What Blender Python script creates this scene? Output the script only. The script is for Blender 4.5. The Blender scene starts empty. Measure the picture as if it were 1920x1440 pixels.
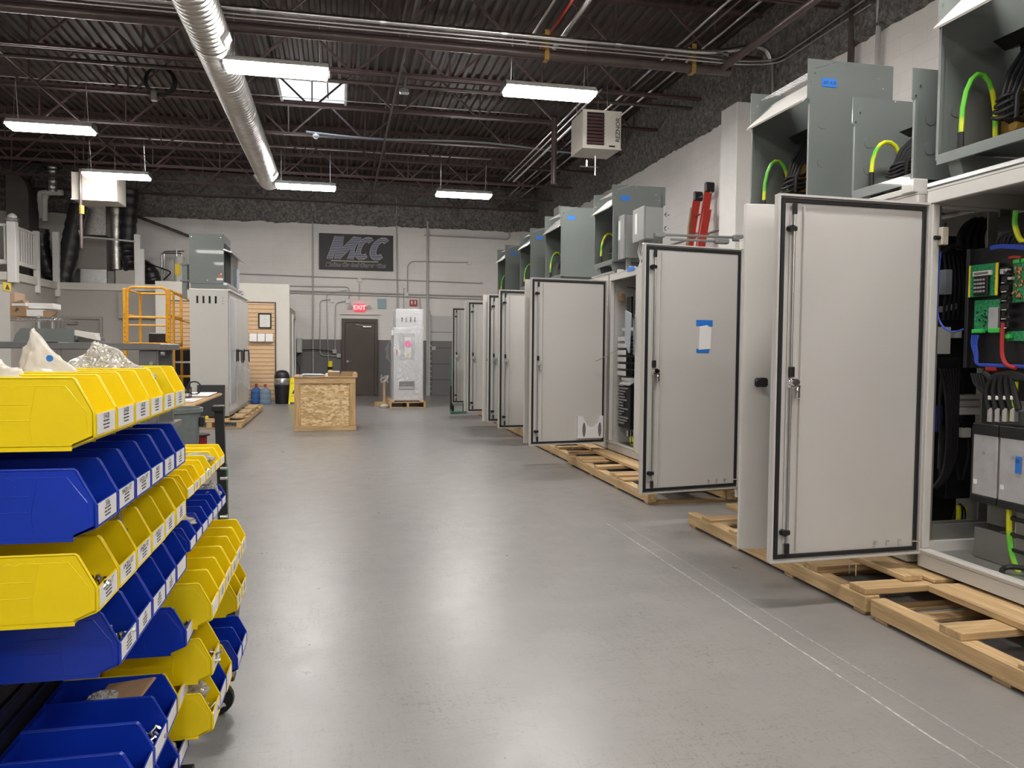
import bpy, math, random
from mathutils import Vector, Matrix, noise
PI = math.pi
random.seed(7)
scn = bpy.context.scene
COL = scn.collection
# ---------------------------------------------------------------- camera
FPX = 1490.0; YAW = math.radians(12.35); PITCH = math.radians(2.57); ROLL = .0085; EYE = 1.42
Fv = Vector((math.sin(YAW)*math.cos(PITCH), math.cos(YAW)*math.cos(PITCH), -math.sin(PITCH)))
R0 = Vector((math.cos(YAW), -math.sin(YAW), 0)); U0 = R0.cross(Fv)
Rv = R0*math.cos(ROLL) + U0*math.sin(ROLL); Uv = U0*math.cos(ROLL) - R0*math.sin(ROLL)
CAM = Vector((0, 0, EYE))
cd = bpy.data.cameras.new('camera'); cam = bpy.data.objects.new('camera', cd); COL.objects.link(cam)
cd.sensor_width = 36; cd.lens = FPX/1920*36; cd.clip_end = 200; cd.clip_start = .05
cam.matrix_world = Matrix(((Rv.x, Uv.x, -Fv.x, 0), (Rv.y, Uv.y, -Fv.y, 0), (Rv.z, Uv.z, -Fv.z, EYE), (0, 0, 0, 1)))
scn.camera = cam
def ray(x, y): return Fv + Rv*((x-960)/FPX) - Uv*((y-720)/FPX)
def on(ax, v, x, y):                     # survey: where a sight line meets the plane axis = v
    d = ray(x, y); return CAM + d*((v-CAM[ax])/d[ax])
# ---------------------------------------------------------------- mesh builder
ORG = {}
BK = [0]
def inset(a):      # a hair's difference between boxes, so that no two faces coincide
    BK[0] += 1; x0, y0, z0, x1, y1, z1 = a; e = min(.0002*(BK[0] % 7), .12*min(x1-x0, y1-y0, z1-z0)); return x0+e, y0+e, z0+e, x1-e, y1-e, z1-e
class MB:
    def __init__(s): s.v = []; s.f = []
    def poly(s, pts):
        n = len(s.v); s.v += [tuple(p) for p in pts]; s.f.append(tuple(range(n, n+len(pts)))); return s
    def box(s, x0, y0, z0, x1, y1, z1):
        if x0 > x1: x0, x1 = x1, x0
        if y0 > y1: y0, y1 = y1, y0
        if z0 > z1: z0, z1 = z1, z0
        x0, y0, z0, x1, y1, z1 = inset((x0, y0, z0, x1, y1, z1))
        n = len(s.v)
        s.v += [(x0,y0,z0),(x1,y0,z0),(x1,y1,z0),(x0,y1,z0),(x0,y0,z1),(x1,y0,z1),(x1,y1,z1),(x0,y1,z1)]
        for q in ((0,3,2,1),(4,5,6,7),(0,1,5,4),(1,2,6,5),(2,3,7,6),(3,0,4,7)): s.f.append(tuple(n+i for i in q))
        return s
    def bbox(s, x0, y0, z0, x1, y1, z1, b=.004):     # box with chamfered edges
        if x0 > x1: x0, x1 = x1, x0
        if y0 > y1: y0, y1 = y1, y0
        if z0 > z1: z0, z1 = z1, z0
        x0, y0, z0, x1, y1, z1 = inset((x0, y0, z0, x1, y1, z1))
        b = min(b, (x1-x0)*.45, (y1-y0)*.45, (z1-z0)*.45)
        n = len(s.v); V = []
        for sx in (0, 1):
            for sy in (0, 1):
                for sz in (0, 1):
                    X = x1 if sx else x0; Y = y1 if sy else y0; Z = z1 if sz else z0
                    dx = -b if sx else b; dy = -b if sy else b; dz = -b if sz else b
                    V += [(X, Y+dy, Z+dz), (X+dx, Y, Z+dz), (X+dx, Y+dy, Z)]
        s.v += V
        def i(sx, sy, sz, a): return n + ((sx*2+sy)*2+sz)*3 + a
        F = s.f
        F.append((i(0,0,0,0), i(0,0,1,0), i(0,1,1,0), i(0,1,0,0))); F.append((i(1,0,0,0), i(1,1,0,0), i(1,1,1,0), i(1,0,1,0)))
        F.append((i(0,0,0,1), i(1,0,0,1), i(1,0,1,1), i(0,0,1,1))); F.append((i(0,1,0,1), i(0,1,1,1), i(1,1,1,1), i(1,1,0,1)))
        F.append((i(0,0,0,2), i(0,1,0,2), i(1,1,0,2), i(1,0,0,2))); F.append((i(0,0,1,2), i(1,0,1,2), i(1,1,1,2), i(0,1,1,2)))
        for a in (0, 1):
            for c in (0, 1):
                F.append((i(a,c,0,0), i(a,c,0,1), i(a,c,1,1), i(a,c,1,0)))
                F.append((i(a,0,c,0), i(a,0,c,2), i(a,1,c,2), i(a,1,c,0)))
                F.append((i(0,a,c,1), i(0,a,c,2), i(1,a,c,2), i(1,a,c,1)))
                for d in (0, 1): F.append((i(a,c,d,0), i(a,c,d,1), i(a,c,d,2)))
        return s
    def tube(s, pts, r, n=8, caps=True, closed=False):
        pts = [Vector(p) for p in pts]; rings = []; m = len(pts); up = None
        for k, p in enumerate(pts):
            if closed: t = pts[(k+1) % m] - pts[k-1]
            else: t = pts[min(k+1, m-1)] - pts[max(k-1, 0)]
            if t.length < 1e-9: t = Vector((0, 0, 1))
            t.normalize()
            if up is None: up = Vector((0, 0, 1)) if abs(t.z) < .9 else Vector((1, 0, 0))
            a = t.cross(up)
            if a.length < 1e-6: a = t.cross(Vector((1, .3, 0)))
            a.normalize(); b = a.cross(t); up = b
            rr = r[k] if isinstance(r, (list, tuple)) else r
            base = len(s.v)
            for j in range(n):
                an = 2*PI*j/n; q = p + (a*math.cos(an) + b*math.sin(an))*rr; s.v.append(tuple(q))
            rings.append(base)
        for k in range(m if closed else m-1):
            A = rings[k]; B = rings[(k+1) % m]
            for j in range(n): s.f.append((A+j, A+(j+1) % n, B+(j+1) % n, B+j))
        if caps and not closed:
            s.f.append(tuple(rings[0]+j for j in reversed(range(n)))); s.f.append(tuple(rings[-1]+j for j in range(n)))
        return s
    def cyl(s, p0, p1, r, n=16): return s.tube([p0, p1], r, n)
    def lathe(s, prof, c, n=24, ax='z'):
        rings = []
        for (r, h) in prof:
            base = len(s.v)
            for j in range(n):
                a = 2*PI*j/n; x, y = r*math.cos(a), r*math.sin(a)
                if ax == 'z': p = (c[0]+x, c[1]+y, c[2]+h)
                elif ax == 'y': p = (c[0]+x, c[1]+h, c[2]+y)
                else: p = (c[0]+h, c[1]+x, c[2]+y)
                s.v.append(p)
            rings.append(base)
        for A, B in zip(rings, rings[1:]):
            for j in range(n): s.f.append((A+j, A+(j+1) % n, B+(j+1) % n, B+j))
        s.f.append(tuple(rings[0]+j for j in reversed(range(n)))); s.f.append(tuple(rings[-1]+j for j in range(n)))
        return s
    def prism(s, pts, a, b, ax):        # polygon of 2D pts extruded along ax from a to b
        def P(u, v, w):
            return (w, u, v) if ax == 'x' else ((u, w, v) if ax == 'y' else (u, v, w))
        n = len(s.v); m = len(pts)
        s.v += [P(u, v, a) for u, v in pts] + [P(u, v, b) for u, v in pts]
        s.f.append(tuple(n+i for i in reversed(range(m)))); s.f.append(tuple(n+m+i for i in range(m)))
        for i in range(m): s.f.append((n+i, n+(i+1) % m, n+m+(i+1) % m, n+m+i))
        return s
    def bar(s, p0, p1, w, h=None):      # square bar between two points
        p0 = Vector(p0); p1 = Vector(p1); h = h or w
        t = (p1-p0).normalized(); up = Vector((0, 0, 1)) if abs(t.z) < .95 else Vector((0, 1, 0))
        a = t.cross(up).normalized()*(w/2); b = a.cross(t).normalized()*(h/2)
        n = len(s.v)
        for p in (p0, p1):
            for q in (-a-b, a-b, a+b, -a+b): s.v.append(tuple(p+q))
        for q in ((0,1,2,3),(7,6,5,4),(0,4,5,1),(1,5,6,2),(2,6,7,3),(3,7,4,0)): s.f.append(tuple(n+i for i in q))
        return s
    def xf(s, M, start=0):
        for i in range(start, len(s.v)): s.v[i] = tuple(M @ Vector(s.v[i]))
        return s
    def build(s, name, mat, parent=None, smooth=False, recalc=True):
        me = bpy.data.meshes.new(name)
        o0 = ORG.get(parent.name, Vector((0, 0, 0))) if parent else Vector((0, 0, 0))
        me.from_pydata([(v[0]-o0[0], v[1]-o0[1], v[2]-o0[2]) for v in s.v], [], s.f)
        if recalc:
            import bmesh
            bm = bmesh.new(); bm.from_mesh(me); bmesh.ops.recalc_face_normals(bm, faces=bm.faces); bm.to_mesh(me); bm.free()
        if smooth:
            me.polygons.foreach_set('use_smooth', [True]*len(me.polygons))
            try: me.set_sharp_from_angle(angle=math.radians(38))
            except Exception: pass
        me.materials.append(mat); me.update()
        o = bpy.data.objects.new(name, me); COL.objects.link(o)
        if parent: o.parent = parent; ORG[o.name] = o0
        return o
def tag(o, label, cat, group=None):
    o['label'] = label; o['category'] = cat
    if group: o['group'] = group
    return o
def thing(name, label, cat, loc=(0, 0, 0), group=None):
    o = bpy.data.objects.new(name, None); COL.objects.link(o); o.empty_display_size = .05
    o.location = loc; ORG[o.name] = Vector(loc)
    return tag(o, label, cat, group)
def struct(o): o['kind'] = 'structure'; return o
def plabel(o, t): o['label'] = t; return o
def dup(o, loc=None, rz=None, label=None, group=None, parent=None):
    c = o.copy(); COL.objects.link(c)
    if parent: c.parent = parent
    for ch in [k for k in ALLK(o)]: dup(ch, parent=c)
    if loc is not None: c.location = loc
    if rz is not None: c.rotation_euler = (0, 0, rz)
    if label: c['label'] = label
    if group: c['group'] = group
    return c
def ALLK(o): return list(o.children)
TXT = {}
def text_mb(body, size, shear=0, offset=0, extrude=0, bold=False, spacing=1.0):
    key = (body, size, shear, offset, extrude, spacing)
    if key not in TXT:
        cu = bpy.data.curves.new('t', 'FONT'); cu.body = body; cu.size = size; cu.shear = shear; cu.offset = offset
        cu.extrude = extrude; cu.align_x = 'CENTER'; cu.align_y = 'CENTER'; cu.space_character = spacing; cu.resolution_u = 3
        ob = bpy.data.objects.new('t', cu); COL.objects.link(ob)
        bpy.context.view_layer.update()
        dg = bpy.context.evaluated_depsgraph_get(); me = bpy.data.meshes.new_from_object(ob.evaluated_get(dg))
        V = [tuple(v.co) for v in me.vertices]; F = [tuple(p.vertices) for p in me.polygons]
        bpy.data.objects.remove(ob); bpy.data.curves.remove(cu); bpy.data.meshes.remove(me)
        TXT[key] = (V, F)
    V, F = TXT[key]; m = MB(); m.v = list(V); m.f = list(F); return m
def text_on(body, size, c, right, up, **k):      # flat text centred on c
    m = text_mb(body, size, **k); r = Vector(right).normalized(); u = Vector(up).normalized(); n = r.cross(u)
    c = Vector(c); m.v = [tuple(c + r*v[0] + u*v[1] + n*v[2]) for v in m.v]; return m
# ---------------------------------------------------------------- materials
def mat(name, col=(.8, .8, .8), rough=.5, metal=0, emis=None, es=0, spec=.5, trans=0, alpha=1, ior=1.45, coat=0):
    m = bpy.data.materials.new(name); m.use_nodes = True; b = m.node_tree.nodes['Principled BSDF']
    b.inputs['Base Color'].default_value = (*col, 1); b.inputs['Roughness'].default_value = rough
    b.inputs['Metallic'].default_value = metal; b.inputs['Specular IOR Level'].default_value = spec
    b.inputs['Transmission Weight'].default_value = trans; b.inputs['Alpha'].default_value = alpha; b.inputs['IOR'].default_value = ior
    b.inputs['Coat Weight'].default_value = coat
    if emis: b.inputs['Emission Color'].default_value = (*emis, 1); b.inputs['Emission Strength'].default_value = es
    return m
class N:
    def __init__(s, m): s.t = m.node_tree; s.b = s.t.nodes['Principled BSDF']
    def n(s, typ, **k):
        o = s.t.nodes.new(typ)
        for a, v in k.items():
            if a.startswith('_'): o.inputs[a[1:].replace('_', ' ')].default_value = v
            else: setattr(o, a, v)
        return o
    def l(s, a, b): s.t.links.new(a, b)
    def co(s, kind='Object'): return s.n('ShaderNodeTexCoord').outputs[kind]
    def noise(s, vec, scale, detail=4, rough=.6, dist=0):
        o = s.n('ShaderNodeTexNoise'); o.inputs['Scale'].default_value = scale; o.inputs['Detail'].default_value = detail
        o.inputs['Roughness'].default_value = rough; o.inputs['Distortion'].default_value = dist
        s.l(vec, o.inputs['Vector']); return o.outputs['Fac']
    def ramp(s, fac, stops):
        o = s.n('ShaderNodeValToRGB'); e = o.color_ramp.elements
        while len(e) < len(stops): e.new(.5)
        for k, (p, c) in enumerate(stops):
            e[k].position = p; e[k].color = (*c, 1) if len(c) == 3 else c
        s.l(fac, o.inputs[0]); return o.outputs[0]
    def mapping(s, vec, scale=(1, 1, 1), rot=(0, 0, 0), loc=(0, 0, 0)):
        o = s.n('ShaderNodeMapping'); o.inputs['Scale'].default_value = scale; o.inputs['Rotation'].default_value = rot
        o.inputs['Location'].default_value = loc; s.l(vec, o.inputs['Vector']); return o.outputs[0]
    def mix(s, fac, a, b, mode='MIX'):
        o = s.n('ShaderNodeMix', data_type='RGBA', blend_type=mode)
        for inp, v in ((0, fac), (6, a), (7, b)):
            if isinstance(v, (int, float)): o.inputs[inp].default_value = v
            elif isinstance(v, tuple): o.inputs[inp].default_value = (*v, 1)
            else: s.l(v, o.inputs[inp])
        return o.outputs[2]
    def math(s, op, a, b=0.0, c=None):
        o = s.n('ShaderNodeMath', operation=op)
        for i, v in enumerate((a, b, c)):
            if v is None: continue
            if isinstance(v, (int, float)): o.inputs[i].default_value = v
            else: s.l(v, o.inputs[i])
        return o.outputs[0]
    def sep(s, v):
        o = s.n('ShaderNodeSeparateXYZ'); s.l(v, o.inputs[0]); return o.outputs
    def comb(s, x, y, z=0.0):
        o = s.n('ShaderNodeCombineXYZ')
        for i, v in enumerate((x, y, z)):
            if isinstance(v, (int, float)): o.inputs[i].default_value = v
            else: s.l(v, o.inputs[i])
        return o.outputs[0]
    def bump(s, h, strength=.3, dist=.01):
        o = s.n('ShaderNodeBump'); o.inputs['Strength'].default_value = strength; o.inputs['Distance'].default_value = dist
        s.l(h, o.inputs['Height']); s.l(o.outputs[0], s.b.inputs['Normal'])
    def col(s, c): s.l(c, s.b.inputs['Base Color'])
    def rough(s, c): s.l(c, s.b.inputs['Roughness'])
def noisy(name, col, rough=.5, metal=0, scale=20, amt=.12, bump=0, **k):   # paint with slight mottling
    m = mat(name, col, rough, metal, **k); n = N(m); v = n.co()
    f = n.noise(v, scale, 5)
    a = tuple(c*(1-amt) for c in col); b = tuple(min(1, c*(1+amt)) for c in col)
    n.col(n.ramp(f, [(.3, a), (.7, b)]))
    if bump: n.bump(n.noise(v, scale*4, 3), bump, .002)
    return m
M = {}
# floor: grey epoxy, worn and scratched
m = M['floor'] = mat('epoxy_floor', (.4, .39, .38), .3); n = N(m); v = n.co()
big = n.noise(v, .35, 3); mid = n.noise(v, 3.0, 6, .65)
c = n.ramp(n.math('ADD', n.math('MULTIPLY', big, .5), n.math('MULTIPLY', mid, .5)), [(.3, (.19, .181, .173)), (.7, (.245, .233, .222))])
sc1 = n.noise(n.mapping(v, (14, 1.6, 1), (0, 0, .5)), 3.2, 8, .7, .4); sc2 = n.noise(n.mapping(v, (1.5, 16, 1), (0, 0, .9)), 2.1, 8, .72, .5)
msk = n.ramp(n.noise(v, .9, 3), [(.36, (0, 0, 0)), (.62, (1, 1, 1))])
sc3 = n.noise(n.mapping(v, (3.0, 7, 1), (0, 0, -.6)), 1.3, 3, .5, .6)
thin = lambda q, c0, w: n.ramp(n.math('ABSOLUTE', n.math('SUBTRACT', q, c0)), [(0, (1, 1, 1)), (w, (0, 0, 0))])
fleck = n.ramp(n.noise(v, 55, 4, .7), [(.46, (0, 0, 0)), (.58, (1, 1, 1))])
scr = n.math('MAXIMUM', n.math('MULTIPLY', n.math('MAXIMUM', thin(sc1, .57, .022), thin(sc2, .58, .022)), fleck), n.math('MULTIPLY', thin(sc3, .5, .004), fleck))
c = n.mix(n.math('MULTIPLY', n.math('MULTIPLY', scr, msk), .9), c, (.06, .055, .05))
spots = n.n('ShaderNodeTexVoronoi', feature='F1'); spots.inputs['Scale'].default_value = 4.1; n.l(v, spots.inputs['Vector'])
sp = n.ramp(spots.outputs['Distance'], [(.018, (1, 1, 1)), (.03, (0, 0, 0))])
c = n.mix(n.math('MULTIPLY', sp, .5), c, (.16, .13, .12))
xyz = n.sep(v); wob = n.math('MULTIPLY', n.math('SUBTRACT', n.noise(v, 2.2, 4), .5), .03)
def stripe(x0, hw, amt, c, y1=6.12):          # worn white residue of an old floor line
    d = n.math('ABSOLUTE', n.math('SUBTRACT', n.math('ADD', xyz[0], wob), x0))
    on_ = n.math('MULTIPLY', n.math('LESS_THAN', d, hw), n.math('LESS_THAN', xyz[1], y1))
    br = n.ramp(n.noise(v, 26, 3), [(.35, (0, 0, 0)), (.6, (1, 1, 1))])
    return n.mix(n.math('MULTIPLY', n.math('MULTIPLY', on_, br), amt), c, (.62, .61, .59))
c = stripe(2.14, .0045, .75, c); c = stripe(2.27, .003, .6, c)
jd = n.math('ABSOLUTE', n.math('SUBTRACT', xyz[1], 6.3)); c = n.mix(n.math('MULTIPLY', n.math('LESS_THAN', jd, .006), .35), c, (.2, .19, .18))
jd = n.math('ABSOLUTE', n.math('SUBTRACT', xyz[1], 12.4)); c = n.mix(n.math('MULTIPLY', n.math('LESS_THAN', jd, .008), .35), c, (.2, .19, .18))
n.col(c)
n.rough(n.ramp(n.noise(v, 5, 6, .7), [(.3, (.27, .27, .27)), (.75, (.37, .37, .37))]))
n.bump(n.math('ADD', n.noise(v, 60, 4, .6), n.math('MULTIPLY', n.noise(v, 9, 3), 1.5)), .10, .004)
def block_wall(name, ax, low=None, top=(.75, .72, .69)):
    m = mat(name, top, .65); n = N(m); v = n.co(); x = n.sep(v)
    b = n.n('ShaderNodeTexBrick'); b.inputs['Scale'].default_value = 1; b.inputs['Mortar Size'].default_value = .006
    b.inputs['Brick Width'].default_value = .4; b.inputs['Row Height'].default_value = .2; b.inputs['Mortar Smooth'].default_value = .6
    b.inputs['Color1'].default_value = (1, 1, 1, 1); b.inputs['Color2'].default_value = (.985, .985, .985, 1); b.inputs['Mortar'].default_value = (.90, .90, .90, 1)
    n.l(n.comb(x[ax], x[2]), b.inputs['Vector'])
    base = n.ramp(n.noise(v, 1.1, 5), [(.3, tuple(q*.94 for q in top)), (.7, tuple(min(1, q*1.05) for q in top))])
    if low:
        k = n.math('LESS_THAN', x[2], n.math('ADD', low, n.math('MULTIPLY', n.noise(v, 6, 3), .01)))
        base = n.mix(k, base, (.155, .15, .15))
    n.col(n.mix(1.0, base, b.outputs['Color'], 'MULTIPLY'))
    n.bump(n.math('ADD', b.outputs['Fac'], n.math('MULTIPLY', n.noise(v, 45, 4), -.4)), -.35, .006)
    return m
M['wall_b'] = block_wall('painted_block_back', 0, 1.625)
M['wall_r'] = block_wall('painted_block_right', 1, 1.6)
m = M['insul'] = mat('spray_insulation', (.06, .058, .055), .95, spec=.1); n = N(m); v = n.co()
n.col(n.ramp(n.noise(v, 14, 6, .75), [(.33, (.085, .08, .076)), (.52, (.24, .228, .215)), (.72, (.46, .44, .41))])); n.bump(n.noise(v, 22, 6, .75), 1.0, .05)
M['deck'] = noisy('roof_deck_steel', (.045, .032, .027), .6, 0, 3, .25)
M['joist'] = noisy('joist_red_oxide', (.085, .052, .05), .55, 0, 6, .25)
M['galv'] = noisy('galvanised', (.62, .62, .62), .3, 1, 14, .12)
m = M['spiral'] = mat('spiral_duct', (.66, .65, .63), .42, 1); n = N(m); v = n.co()
w = n.sep(v); sp_ = n.math('FRACT', n.math('ADD', n.math('MULTIPLY', w[1], 8.0), n.math('MULTIPLY', n.math('ARCTAN2', n.math('SUBTRACT', w[2], 5.0), n.math('ADD', w[0], 1.44)), .159)))
n.bump(n.ramp(sp_, [(0, (0, 0, 0)), (.06, (1, 1, 1)), (.14, (0, 0, 0))]), .8, .006)
n.col(n.ramp(n.noise(v, 7, 4), [(.3, (.42, .41, .39)), (.7, (.58, .57, .55))]))
M['steel'] = noisy('brushed_steel', (.55, .54, .53), .28, 1, 30, .1)
M['chrome'] = mat('chrome', (.8, .8, .8), .12, 1)
M['bench_steel'] = noisy('grey_bench_steel', (.2, .2, .2), .3, .6, 8, .1)
M['cab'] = noisy('cabinet_light_grey', (.52, .505, .475), .32, 0, 2, .015, coat=.15)
M['cabin'] = noisy('cabinet_inner_grey', (.50, .485, .46), .28, 0, 2, .015, coat=.3)
M['cabL'] = noisy('cabinet_pale_grey', (.50, .49, .455), .38, 0, 2, .015)
M['olive'] = noisy('housing_grey_green', (.135, .152, .144), .33, 0, 3, .04, coat=.2)
M['slate'] = noisy('box_blue_grey', (.30, .33, .37), .4, 0, 3, .04)
M['gasket'] = mat('gasket_black', (.012, .012, .013), .6)
M['black'] = noisy('black_plastic', (.012, .012, .013), .4, 0, 20, .2)
M['dark'] = mat('dark_opening', (.006, .006, .006), .9)
M['white'] = noisy('white_paint', (.72, .71, .68), .5, 0, 5, .03)
M['paper'] = mat('paper', (.72, .71, .70), .7)
M['ink'] = mat('ink', (.06, .06, .07), .7)
M['greyink'] = mat('grey_ink', (.3, .3, .3), .7)
M['office'] = noisy('office_wall_taupe', (.40, .375, .34), .7, 0, 2, .03)
M['partition'] = noisy('partition_cream', (.60, .575, .52), .7, 0, 2, .03)
M['doorgrey'] = noisy('door_taupe', (.30, .28, .255), .5, 0, 2, .03)
M['brown'] = noisy('door_bronze', (.075, .056, .042), .45, 0, 3, .08)
M['yellow'] = noisy('bin_yellow', (.80, .60, .001), .4, 0, 8, .03, coat=.1)
M['blue'] = noisy('bin_blue', (.005, .034, .40), .30, 0, 8, .06, coat=.1)
M['lift'] = noisy('lift_orange_yellow', (.70, .33, .02), .4, 0, 12, .12)
M['red'] = noisy('red_fibreglass', (.42, .03, .02), .45, 0, 9, .1)
M['wirered'] = noisy('red_wire', (.25, .012, .02), .5, 0, 60, .4)
M['green'] = mat('green_paint', (.02, .20, .10), .4)
M['signyellow'] = noisy('sign_yellow', (.80, .66, .01), .45, 0, 5, .03)
M['cable'] = mat('cable_black', (.012, .012, .013), .45)
m = M['earth'] = mat('earth_cable', (.5, .6, .02), .4); n = N(m); v = n.co()
n.col(n.ramp(n.noise(v, 6, 1), [(.48, (.62, .64, .02)), (.56, (.12, .5, .04))]))
M['bluewire'] = mat('blue_wire', (.03, .07, .42), .45); M['redwire'] = mat('red_cable', (.4, .03, .03), .45)
M['copper'] = mat('copper', (.75, .32, .18), .25, 1)
M['brass'] = noisy('gold_coil', (.42, .26, .06), .45, .3, 25, .4)
M['pcb'] = mat('circuit_board', (.02, .28, .1), .4); n = N(M['pcb']); v = n.co()
n.col(n.ramp(n.noise(v, 70, 3, .8), [(.35, (.008, .09, .04)), (.52, (.02, .25, .09)), (.66, (.05, .38, .16)), (.75, (.5, .5, .3))]))
M['pcbg'] = mat('terminal_green', (.05, .5, .08), .4)
M['tape'] = mat('blue_tape', (.02, .17, .62), .55)
M['drive'] = noisy('drive_cover_grey', (.45, .45, .46), .35, .3, 12, .12)
M['insideg'] = noisy('inner_zinc', (.19, .185, .17), .4, .3, 5, .08)
M['pink'] = mat('pink_tag', (.9, .10, .38), .6)
M['warn'] = mat('warning_yellow', (.85, .6, .02), .5)
M['tube'] = mat('lamp_tube', (1, 1, 1), .5, emis=(1, .965, .93), es=30)
M['tube_added'] = mat('lamp_tube_added', (1, 1, 1), .5, emis=(1, .96, .915), es=19)
M['glow_red'] = mat('exit_red', (.8, .05, .08), .5, emis=(1, .09, .13), es=.22)
M['skyglass'] = mat('skylight_dome', (.9, .95, 1), .15, trans=.9, ior=1.05, emis=(.8, .9, 1), es=0)
M['foil'] = noisy('foil_wrap', (.55, .53, .5), .3, .9, 30, .3, bump=.8)
M['flex'] = noisy('black_flex_duct', (.018, .017, .018), .3, 0, 30, .3, bump=.8)
M['crate'] = mat('osb', (.5, .33, .15), .7); n = N(M['crate']); v = n.co()
vo = n.n('ShaderNodeTexVoronoi'); vo.inputs['Scale'].default_value = 16; vo.inputs['Randomness'].default_value = 1
n.l(n.mapping(v, (1, 1, 2.6), (.3, .4, 0)), vo.inputs['Vector'])
n.col(n.mix(n.ramp(n.noise(n.mapping(v, (2, 1, 6)), 9, 5, .75, 1.2), [(.56, (0, 0, 0)), (.64, (1, 1, 1))]), n.ramp(n.sep(vo.outputs['Color'])[0], [(.1, (.42, .27, .12)), (.5, (.62, .44, .22)), (.9, (.76, .58, .33))]), (.24, .13, .05)))
def wood(name, a, b, ax, sc=1.0):
    m = mat(name, a, .65); n = N(m); v = n.co('Object'); r = n.n('ShaderNodeObjectInfo').outputs['Random']
    s = [18, 18, 18]; s[ax] = 1.1
    off = n.comb(n.math('MULTIPLY', r, 13.0), n.math('MULTIPLY', r, 7.0), r); ad = n.n('ShaderNodeVectorMath', operation='ADD'); n.l(v, ad.inputs[0]); n.l(off, ad.inputs[1])
    g = n.noise(n.mapping(ad.outputs[0], tuple(q*sc for q in s)), 1.6, 5, .6, 1.0)
    k = n.noise(ad.outputs[0], 2.3, 3)
    c = n.ramp(g, [(.3, tuple(q*.72 for q in a)), (.5, a), (.68, b)])
    c = n.mix(n.ramp(k, [(.55, (0, 0, 0)), (.75, (.45, .45, .45))]), c, tuple(q*.6 for q in a))
    n.col(c); n.bump(g, .15, .003); return m
M['woody'] = wood('pine_along', (.50, .335, .165), (.63, .46, .26), 1)
M['woodx'] = wood('pine_across', (.47, .31, .15), (.60, .43, .24), 0)
M['woodz'] = wood('pine_upright', (.47, .30, .13), (.60, .42, .22), 2)
M['tabletop'] = wood('oak_table', (.42, .24, .10), (.52, .32, .15), 1)
m = M['slat'] = mat('slatwall', (.62, .42, .25), .5); n = N(m); v = n.co(); z = n.sep(v)[2]
fr = n.math('FRACT', n.math('MULTIPLY', z, 1/.102)); n.col(n.mix(n.math('LESS_THAN', fr, .12), n.ramp(n.noise(n.mapping(v, (2, 2, 20)), 3, 4), [(.3, (.58, .38, .21)), (.7, (.68, .47, .29))]), (.16, .09, .05)))
n.bump(n.math('LESS_THAN', fr, .12), -1, .01)
M['card'] = noisy('cardboard', (.34, .21, .11), .8, 0, 8, .06)
m = M['film'] = bpy.data.materials.new('plastic_film'); m.use_nodes = True; t = m.node_tree; t.nodes.clear()
o_ = t.nodes.new('ShaderNodeOutputMaterial'); mx = t.nodes.new('ShaderNodeMixShader'); tr = t.nodes.new('ShaderNodeBsdfTransparent')
mx2 = t.nodes.new('ShaderNodeMixShader'); gl = t.nodes.new('ShaderNodeBsdfGlossy'); df = t.nodes.new('ShaderNodeBsdfDiffuse')
gl.inputs['Roughness'].default_value = .12; df.inputs['Color'].default_value = (.88, .85, .76, 1); tr.inputs['Color'].default_value = (.96, .96, .95, 1)
mx2.inputs[0].default_value = .35; t.links.new(df.outputs[0], mx2.inputs[1]); t.links.new(gl.outputs[0], mx2.inputs[2])
mx.inputs[0].default_value = .62; t.links.new(tr.outputs[0], mx.inputs[1]); t.links.new(mx2.outputs[0], mx.inputs[2]); t.links.new(mx.outputs[0], o_.inputs[0])
bn = t.nodes.new('ShaderNodeBump'); nz = t.nodes.new('ShaderNodeTexNoise'); nz.inputs['Scale'].default_value = 6; nz.inputs['Distortion'].default_value = 2.5; bn.inputs['Distance'].default_value = .03
t.links.new(nz.outputs[0], bn.inputs['Height']); t.links.new(bn.outputs[0], gl.inputs['Normal']); t.links.new(bn.outputs[0], df.inputs['Normal'])
m2 = M['wrap'] = m.copy(); m2.name = 'stretch_wrap'
for q in m2.node_tree.nodes:
    if q.type == 'MIX_SHADER' and abs(q.inputs[0].default_value-.62) < 1e-3: q.inputs[0].default_value = .32
    if q.type == 'BSDF_DIFFUSE': q.inputs['Color'].default_value = (.9, .9, .93, 1)
m = M['plex'] = mat('clear_acrylic', (.8, .82, .84), .06, trans=.0, alpha=.35)
M['jug'] = mat('blue_water_jug', (.10, .22, .55), .12, trans=.55, ior=1.2)
M['jug2'] = mat('pale_water_jug', (.30, .42, .55), .12, trans=.55, ior=1.2)
def stripes_mat():
    m = mat('logo_stripes', (.5, .5, .5), .5); n = N(m); z = n.sep(n.co())[2]
    fr = n.math('FRACT', n.math('MULTIPLY', z, 1/.048)); n.col(n.mix(n.math('LESS_THAN', fr, .5), (.40, .40, .44), (.015, .02, .10))); return m
M['logo'] = stripes_mat()
M['logoline'] = mat('logo_outline', (.40, .39, .35), .5); M['board'] = mat('sign_board', (.022, .019, .018), .5)
def cream(): return M['white']
XL, XR, YB, YF, ZD = -9.5, 5.9, 23.6, -6.0, 6.15
def grid(name, matl, P, nu, nv):
    m = MB()
    for i in range(nu+1):
        for j in range(nv+1): m.v.append(tuple(P(i/nu, j/nv)))
    for i in range(nu):
        for j in range(nv): a = i*(nv+1)+j; m.f.append((a, a+nv+1, a+nv+2, a+1))
    return m.build(name, matl, smooth=True, recalc=False)
struct(MB().box(XL-.2, YF, -.1, XR+.2, YB+.2, 0).build('floor', M['floor']))
struct(MB().box(XL, YB, 0, XR+.2, YB+.2, 6.6).build('wall_back', M['wall_b']))
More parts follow.
